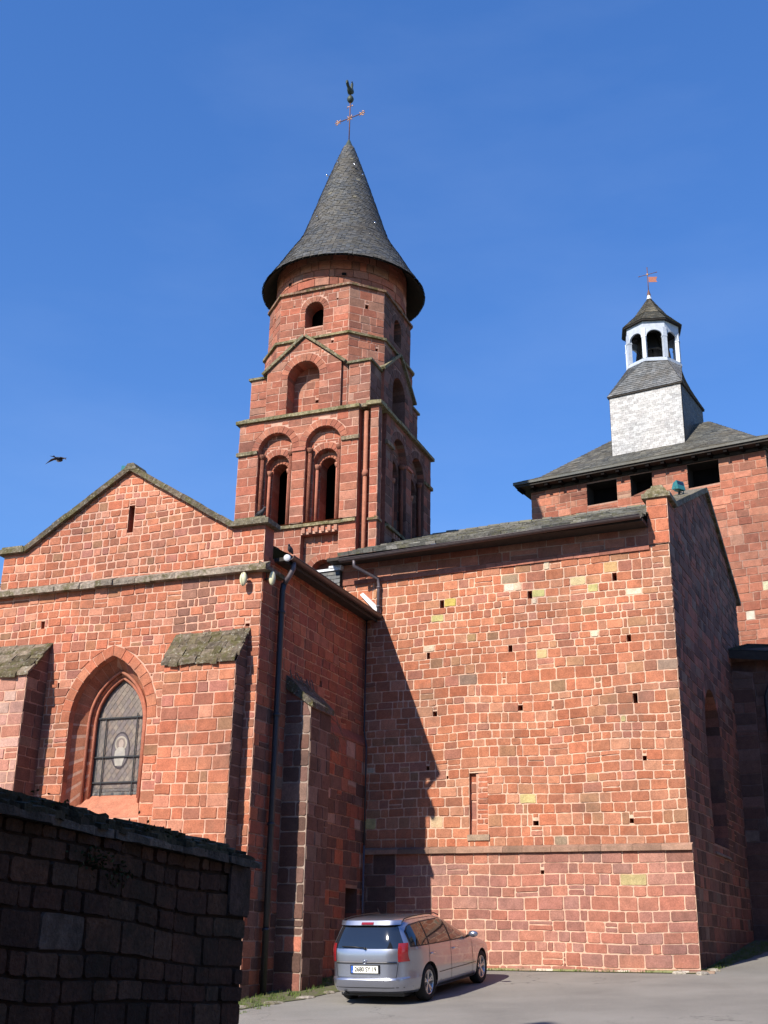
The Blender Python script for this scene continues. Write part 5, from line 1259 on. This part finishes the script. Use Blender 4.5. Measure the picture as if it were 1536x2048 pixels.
def lv(z):
    for a,b in zip(LV[:-1],LV[1:]):
        if a[0]<=z<=b[0]:
            t=(z-a[0])/(b[0]-a[0]); return [a[i]+(b[i]-a[i])*t for i in (1,2,3)]
    return list(LV[-1][1:]) if z>LV[-1][0] else list(LV[0][1:])
NE=5.0
def ringpt(t,z,off=0):
    xr,xf,wd=lv(z); xc,a=(xr+xf)/2,(xf-xr)/2; c,s=math.cos(t),math.sin(t)
    x=xc-math.copysign(abs(c)**(2/NE),c)*(a+off); y=-math.copysign(abs(s)**(2/NE),s)*(wd+off); return x,y
def sideY(x,z,off=0):
    xr,xf,wd=lv(z); xc,a=(xr+xf)/2,(xf-xr)/2; q=min(1,abs((x-xc)/a)); return (wd)*(1-q**NE)**(1/NE)+off
def rearX(y,z,off=0):
    xr,xf,wd=lv(z); xc,a=(xr+xf)/2,(xf-xr)/2; q=min(.999,abs(y/wd)); return xc-a*(1-q**NE)**(1/NE)-off
mb=MB(); nn=72; vs=[];fs=[]
for L_ in LV:
    for j in range(nn):
        x,y=ringpt(2*math.pi*j/nn,L_[0]); vs.append((x,y,L_[0]))
for i in range(len(LV)-1):
    for j in range(nn): fs.append((i*nn+j,i*nn+(j+1)%nn,(i+1)*nn+(j+1)%nn,(i+1)*nn+j))
fs.append(tuple(range(nn))); fs.append(tuple(reversed(range((len(LV)-1)*nn,len(LV)*nn))))
fs=[tuple(reversed(f)) for f in fs]
import bmesh
def tmp(vs,fs,k):
    me=bpy.data.meshes.new('tmp'); me.from_pydata(vs,[],fs); me.materials.append(M[k]); 
    b_=bmesh.new(); b_.from_mesh(me); bmesh.ops.recalc_face_normals(b_,faces=b_.faces); b_.to_mesh(me); b_.free()
    o=bpy.data.objects.new('tmp',me); COL.objects.link(o); return o
bo=tmp(vs,fs,'paint')
cut_=[]
for xw in (0,2.703):
    for s_ in (-1,1):
        v2=[];n2=32
        for yy in (s_*.52,s_*1.1):
            for j in range(n2): v2.append((xw+.355*math.cos(2*math.pi*j/n2),yy,.315+.355*math.sin(2*math.pi*j/n2)))
        f2=[(j,(j+1)%n2,n2+(j+1)%n2,n2+j) for j in range(n2)]+[tuple(range(n2)),tuple(reversed(range(n2,2*n2)))]
        co=tmp(v2,f2,'blackp'); cut_.append(co)
        md_=bo.modifiers.new('cut','BOOLEAN'); md_.operation='DIFFERENCE'; md_.object=co; md_.solver='EXACT'; md_.material_mode='TRANSFER'
dg=bpy.context.evaluated_depsgraph_get(); me=bpy.data.meshes.new_from_object(bo.evaluated_get(dg)); me.name='body'
me.transform(Matrix((_f*CS,_l*CS,_n*CS)).transposed().to_4x4()); 
me.polygons.foreach_set('use_smooth',[p.normal.length>0 and abs(p.area)<.2 for p in me.polygons])
for c_ in cut_+[bo]: bpy.data.objects.remove(c_,do_unlink=True)
try: me.set_sharp_from_angle(angle=R(32))
except Exception: pass
body=bpy.data.objects.new('body',me); COL.objects.link(body); body.parent=car
def patch(name,P,nu,nv,k,parent=car,th=0,smooth=True):
    """P(u,v)->point"""
    mb=MB(); vs=[P(i/nu,j/nv) for j in range(nv+1) for i in range(nu+1)]
    fs=[(j*(nu+1)+i,j*(nu+1)+i+1,(j+1)*(nu+1)+i+1,(j+1)*(nu+1)+i) for j in range(nv) for i in range(nu)]
    mb.add(vs,fs,k,smooth=smooth); return mb.build(name,parent)
def side_panel(name,s_,x0,x1,zb,zt,off,k,parent=car,nu=14,nv=6):
    def P(u,v):
        x=x0+(x1-x0)*u; z=zb(x)+(zt(x)-zb(x))*v; return fc(x,s_*sideY(x,z,off),z)
    return patch(name,P,nu,nv,k,parent)
def lin(*pts):
    def f(x):
        for (a,b),(c,d) in zip(pts[:-1],pts[1:]):
            if a<=x<=c: return b+(d-b)*(x-a)/(c-a)
        return pts[0][1] if x<pts[0][0] else pts[-1][1]
    return f
belt=lin((-.7,.985),(.5,.965),(2.25,.945)); top=lin((-.62,1.20),(-.52,1.315),(0,1.345),(.9,1.35),(1.22,1.32),(1.55,1.22),(1.95,1.06),(2.16,.965))
for s_ in (-1,1):
    w0=side_panel('window_trim',s_,-.64,2.18,lambda x:belt(x)-.02,lambda x:top(x)+.022,.004,'blackp',nu=30)
    for nm,a,b in (('window',-.60,-.04),('window',.02,.98),('window',1.05,2.10)):
        side_panel(nm,s_,a,b,belt,top,.009,'carglass',w0)
    for x in (.0,1.015,2.14):
        side_panel('door_gap',s_,x-.006,x+.006,lambda q:.27 if x>.5 else .62,lambda q:.95,.0025,'blackp',nu=1,nv=10)
    side_panel('side_moulding',s_,.42,2.30,lambda q:.44,lambda q:.452,.004,'blackp',nu=12,nv=1)
    side_panel('sill',s_,.40,2.28,lambda q:.20,lambda q:.245,.004,'blackp',nu=12,nv=2)
    for x in (.14,1.20):
        mb=MB(); y=s_*(sideY(x,.80)+.0); mb.tube([fc(x-.10,y,.80),fc(x-.08,y+s_*.028,.803),fc(x+.08,y+s_*.028,.803),fc(x+.10,y,.80)],.012,'chrome',6); mb.build('door_handle',car)
    mb=MB(); c0=fc(1.98,s_*.98,.985)
    vs=[];m_=10
    for i in range(9):
        a=math.pi*i/8-math.pi/2
        for j in range(m_):
            b=2*math.pi*j/m_; vs.append(fc(1.98+.07*math.cos(a)*math.cos(b),s_*(.97+.10*math.sin(a)),.99+.065*math.cos(a)*math.sin(b)))
    mb.add(vs,[(i*m_+j,i*m_+(j+1)%m_,(i+1)*m_+(j+1)%m_,(i+1)*m_+j) for i in range(8) for j in range(m_)],'paint',smooth=True)
    mb.tube([fc(2.02,s_*.82,.955),fc(2.0,s_*.92,.975)],.022,'blackp',6); mb.build('mirror',car)
    mb=MB(); pts=[(-.60,1.385),(-.50,1.435),(-.2,1.455),(.4,1.462),(.9,1.452),(1.1,1.405)]
    mb.tube([fc(x,s_*.60,z) for x,z in pts],.011,'blackp',6); mb.build('roof_rail',car)
    # tail lamp wrapping the rear corner
    def TP(u,v,s_=s_):
        z=.73+(1.04-.73)*v
        xr,xf,wd=lv(z); a=math.asin((.61/wd)**(NE/2)); xl=-.70+.05*(v-.5)**2*4
        xc=(xr+xf)/2; b=math.acos(min(1,((xc-xl)/((xf-xr)/2))**(NE/2))); t=a+(b-a)*u
        x,y=ringpt(t,z,.008); return fc(x,-s_*y*1.0 if s_>0 else y,z)
    tl=patch('tail_lamp',TP,14,8,'redlens')
    def TP2(u,v,s_=s_):
        z=.735+(.80-.735)*v; xr,xf,wd=lv(z); a=math.asin((.64/wd)**(NE/2)); b=math.asin((.80/wd)**(NE/2)); x,y=ringpt(a+(b-a)*u,z,.012); return fc(x,-s_*y if s_>0 else y,z)
    pass
    for x,nm in ((2.35,'front'),):
        pass
# rear screen, tailgate details
rg=patch('rear_window',lambda u,v:(lambda z,y:fc(rearX(y,z,.008),y,z))(.955+(1.335-.955)*v,(u-.5)*2*(.72-.17*v)),16,8,'carglass')
patch('spoiler',lambda u,v:(lambda y:fc(rearX(y,1.35)-.05*(1-v)-.02,y,1.345+.075*v))((u-.5)*2*.60),14,3,'paint')
patch('spoiler_underside',lambda u,v:(lambda y:fc(rearX(y,1.35)-.07*v+.0,y,1.345))((u-.5)*2*.60),14,1,'blackp')
patch('brake_lamp',lambda u,v:(lambda y:fc(rearX(y,1.35)-.078+.035*v,y,1.356+.038*v))((u-.5)*2*.12),4,2,'redlens')
for y0,y1,z0,z1,k,o_,nm in ((-.60,.60,.700,.722,'blackp',.010,'tailgate_strip'),(-.575,.575,.474,.482,'blackp',.004,'bumper_gap'),(-.86,.86,.30,.312,'blackp',.003,'bumper_lip')):
    patch(nm,lambda u,v:(lambda z,y:fc(rearX(y,z,o_),y,z))(z0+(z1-z0)*v,y0+(y1-y0)*u),20,1,k)
patch('chrome_strip',lambda u,v:(lambda z,y:fc(rearX(y,z,.016),y,z))(.722+.016*v,(u-.5)*2*.60),20,1,'chrome')
mb=MB(); ctr=(rearX(0,.73,.02),.0,.735)
mb.lathe(lambda x,y,z:fc(ctr[0]-z,y,ctr[2]+x),[(.038,0),(.038,.008),(.030,.010),(.030,.002)],'chrome',20); mb.tube([fc(ctr[0]-.008,-.032,ctr[2]+.006),fc(ctr[0]-.008,.032,ctr[2]-.006)],.005,'chrome',5); mb.build('emblem',car)
for s_ in (-1,1): patch('tailgate_gap',lambda u,v,s_=s_:(lambda z,y:fc(rearX(y,z,.004),y,z))(.475+.235*v,s_*(.575+.035*v+.008*u)),1,8,'blackp')
mb=MB(); px0=rearX(0,.60,.0)
def pb(x0,x1,y0,y1,z0,z1,k): mb.hexa([fc(x,y,z) for z in (z0,z1) for x,y in ((x0,y1),(x0,y0),(x1,y0),(x1,y1))],k)
XP=-.948
pb(XP-.006,-.90,-.285,.285,.535,.685,'blackp'); pb(XP-.012,XP-.006,-.265,.265,.55,.67,'plate'); pb(XP-.014,XP-.012,.222,.265,.55,.67,'plateblue')
plate=mb.build('number_plate',car)
cu=bpy.data.curves.new('txt','FONT'); cu.body='2680 SY 19'; cu.size=.106; cu.align_x='CENTER'; cu.align_y='CENTER'; cu.extrude=.0008; cu.offset=.0020
to=bpy.data.objects.new('txt',cu); COL.objects.link(to); dg=bpy.context.evaluated_depsgraph_get(); dg.update()
tm=bpy.data.meshes.new_from_object(to.evaluated_get(dg)); bpy.data.objects.remove(to,do_unlink=True)
mb=MB(); mb.add([fc(XP-.0145-v.co.z,-(v.co.x*.88)-.02,.610+v.co.y*1.0) for v in tm.vertices],[tuple(p.vertices) for p in tm.polygons],'ink'); mb.build('plate_number',plate)
cu=bpy.data.curves.new('txt','FONT'); cu.body='F'; cu.size=.04; cu.align_x='CENTER'; cu.align_y='CENTER'
to=bpy.data.objects.new('txt',cu); COL.objects.link(to); dg=bpy.context.evaluated_depsgraph_get(); dg.update()
tm=bpy.data.meshes.new_from_object(to.evaluated_get(dg)); bpy.data.objects.remove(to,do_unlink=True)
mb=MB(); mb.add([fc(XP-.0155,-(v.co.x)+.237,.573+v.co.y) for v in tm.vertices],[tuple(p.vertices) for p in tm.polygons],'plate'); mb.build('country_letter',plate)
mb=MB(); mb.tube([fc(rearX(.0,.965,.03),.02,.965),fc(rearX(.2,.985,.035),.20,.985),fc(rearX(.42,.99,.03),.46,.99)],.010,'blackp',5); mb.tube([fc(rearX(0,.955,.0),.0,.955),fc(rearX(0,.96,.045),.0,.96)],.022,'blackp',6); mb.build('wiper',car)
mb=MB(); mb.tube([fc(-.22,.0,1.465),fc(-.34,0,1.60)],.005,'blackp',5); mb.build('antenna',car)
mb=MB()
for s_ in (-1,1):
    v_=[fc(2.25+.12,s_*.0,.93)]
patch('windscreen',lambda u,v:(lambda z,y:fc(lv(z)[0]+lv(z)[1]-rearX(y,z,.006),y,z))(.965+.385*v,(u-.5)*2*(.70-.14*v)),14,8,'carglass')
for s_ in (-1,1):
    patch('headlamp',lambda u,v,s_=s_:(lambda z,y:fc(lv(z)[0]+lv(z)[1]-rearX(y,z,.006),y,z))(.60+.12*v,s_*(.50+.30*u)),6,3,'carglass')
patch('front_plate',lambda u,v:(lambda z,y:fc(lv(z)[0]+lv(z)[1]-rearX(y,z,.012),y,z))(.40+.11*v,(u-.5)*.52),4,1,'plate')
for xw in (0,2.703):
    for s_ in (-1,1):
        wh=MB(); q=lambda x,y,z,xw=xw,s_=s_:fc(xw+x,s_*(.745+z),.315+y)
        wh.lathe(q,[(.20,-.10),(.29,-.10),(.312,-.075),(.316,0),(.312,.075),(.292,.098),(.235,.104),(.212,.092),(.205,.05)],'rubber',36); wheel=wh.build('tyre',None)
        wheel.name='wheel'; wheel.parent=car; wheel.location=-car.location
        rm=MB(); rm.lathe(q,[(.205,.05),(.213,.088),(.200,.092),(.192,.06),(.188,-.02),(.05,-.03),(.001,-.03)],'alloy',32)
        rm.lathe(q,[(.186,-.005),(.001,-.005)],'blackp',24)
        for k_ in range(5):
            for dk in (-.16,.16):
                a=2*math.pi*k_/5+math.pi/2; b=a+dk
                c0,s0=math.cos(a),math.sin(a); c1,s1=math.cos(b),math.sin(b); wd=.012
                p0=(.035*c0,.035*s0); p1=(.195*c1,.195*s1); tx,ty=-s1*wd,c1*wd
                rm.hexa([q(p0[0]-tx,p0[1]-ty,.03),q(p0[0]+tx,p0[1]+ty,.03),q(p1[0]+tx*1.3,p1[1]+ty*1.3,.045),q(p1[0]-tx*1.3,p1[1]-ty*1.3,.045),q(p0[0]-tx,p0[1]-ty,.066),q(p0[0]+tx,p0[1]+ty,.066),q(p1[0]+tx*1.3,p1[1]+ty*1.3,.082),q(p1[0]-tx*1.3,p1[1]-ty*1.3,.082)],'alloy')
        rm.lathe(q,[(.045,.03),(.045,.07),(.035,.075),(.001,.075)],'alloy',16)
        rm.build('rim',wheel)
mb=MB(); mb.hexa([fc(x,y,z) for z in (.13,.24) for x,y in ((-.6,.6),(-.6,-.6),(3.2,-.6),(3.2,.6))],'blackp'); mb.tube([fc(-.5,.45,.2),fc(-.93,.45,.2)],.03,'blackp',8); mb.build('underbody',car)
# ------------------------------------------------------------------ unseen houses, added round the camera to block sky light and shade the road
def house(name,label,x0,x1,y0,y1,h,hr,axis,seed,cols):
    t=thing(name,label,'house',((x0+x1)/2,(y0+y1)/2,zg((x0+x1)/2,(y0+y1)/2)),None)
    I=yawframe(0); mb=MB(); zb=-1.5
    for F,L,g in ((Face(I(x0,y0,0),I(x1,y0,0)),x1-x0,axis=='y'),(Face(I(x1,y0,0),I(x1,y1,0)),y1-y0,axis=='x'),(Face(I(x1,y1,0),I(x0,y1,0)),x1-x0,axis=='y'),(Face(I(x0,y1,0),I(x0,y0,0)),y1-y0,axis=='x')):
        poly=[(0,zb),(L,zb),(L,h)]+([(L/2,hr)] if g else [])+[(0,h)]
        holes=[]
        n=max(1,int(L//3))
        for k in range(n):
            for zz in ((1.6,),(1.6,4.6))[h>6]:
                c=L*(k+.5)/n; holes.append([(c-.45,zz),(c+.45,zz),(c+.45,zz+1.4),(c-.45,zz+1.4)])
        masonry(mb,F,poly,holes=holes,course=(.3,.42),length=(.5,.9),pal=cols,mcol=(.2,.15,.12),stonek='stone_old',reveal=.2,seed=seed,split=0); seed+=1
        for H in holes:
            a,b=H[0],H[2]; wn=MB()
            wn.add([F(a[0],a[1],-.2),F(b[0],a[1],-.2),F(b[0],b[1],-.2),F(a[0],b[1],-.2)],[(0,1,2,3)],'carglass')
            for q in (a[0],(a[0]+b[0])/2-.03,b[0]-.06): wn.box(lambda u,v,z,F=F:F(u,z,-v),q,q+.06,.14,.19,a[1],b[1],'door')
            wn.build('window',t)
    mb.build('wall',t)
    r=MB(); e=.4
    if axis=='y':
        xm=(x0+x1)/2; k=(hr-h)/((x1-x0)/2)*e
        roof(r,I(x1+e,y0-e,h-k),I(x1+e,y1+e,h-k),I(xm,y1+e,hr+.05),I(xm,y0-e,hr+.05),.4,.5,'lauze',seed=seed)
        roof(r,I(x0-e,y1+e,h-k),I(x0-e,y0-e,h-k),I(xm,y0-e,hr+.055),I(xm,y1+e,hr+.055),.4,.5,'lauze',seed=seed+1)
    else:
        ym_=(y0+y1)/2; k=(hr-h)/((y1-y0)/2)*e
        roof(r,I(x0-e,y0-e,h-k),I(x1+e,y0-e,h-k),I(x1+e,ym_,hr+.05),I(x0-e,ym_,hr+.05),.4,.5,'lauze',seed=seed)
        roof(r,I(x1+e,y1+e,h-k),I(x0-e,y1+e,h-k),I(x0-e,ym_,hr+.055),I(x1+e,ym_,hr+.055),.4,.5,'lauze',seed=seed+1)
    r.build('roof',t)
HC=[((.20,.11,.08),3),((.16,.09,.07),2),((.24,.14,.10),1)]
house('house','unseen old stone village house left of the garden wall, shaped to cast the road shadow',-11.0,-4.4,-8.0,6.6,9.8,12.9,'y',801,HC)
house('house','unseen tall stone village house right of the lane, added to darken the garden wall',4.6,12.5,-12.0,5.6,8.4,12.0,'y',811,HC)
house('house','unseen stone village house behind the camera, added to block sky light',-12.0,11.0,-22.0,-13.0,11.5,15.5,'x',821,HC)
house('house','unseen stone house far right of the square, added to darken the shaded walls',15.5,24.0,12.0,27.0,9.0,12.5,'y',831,HC)
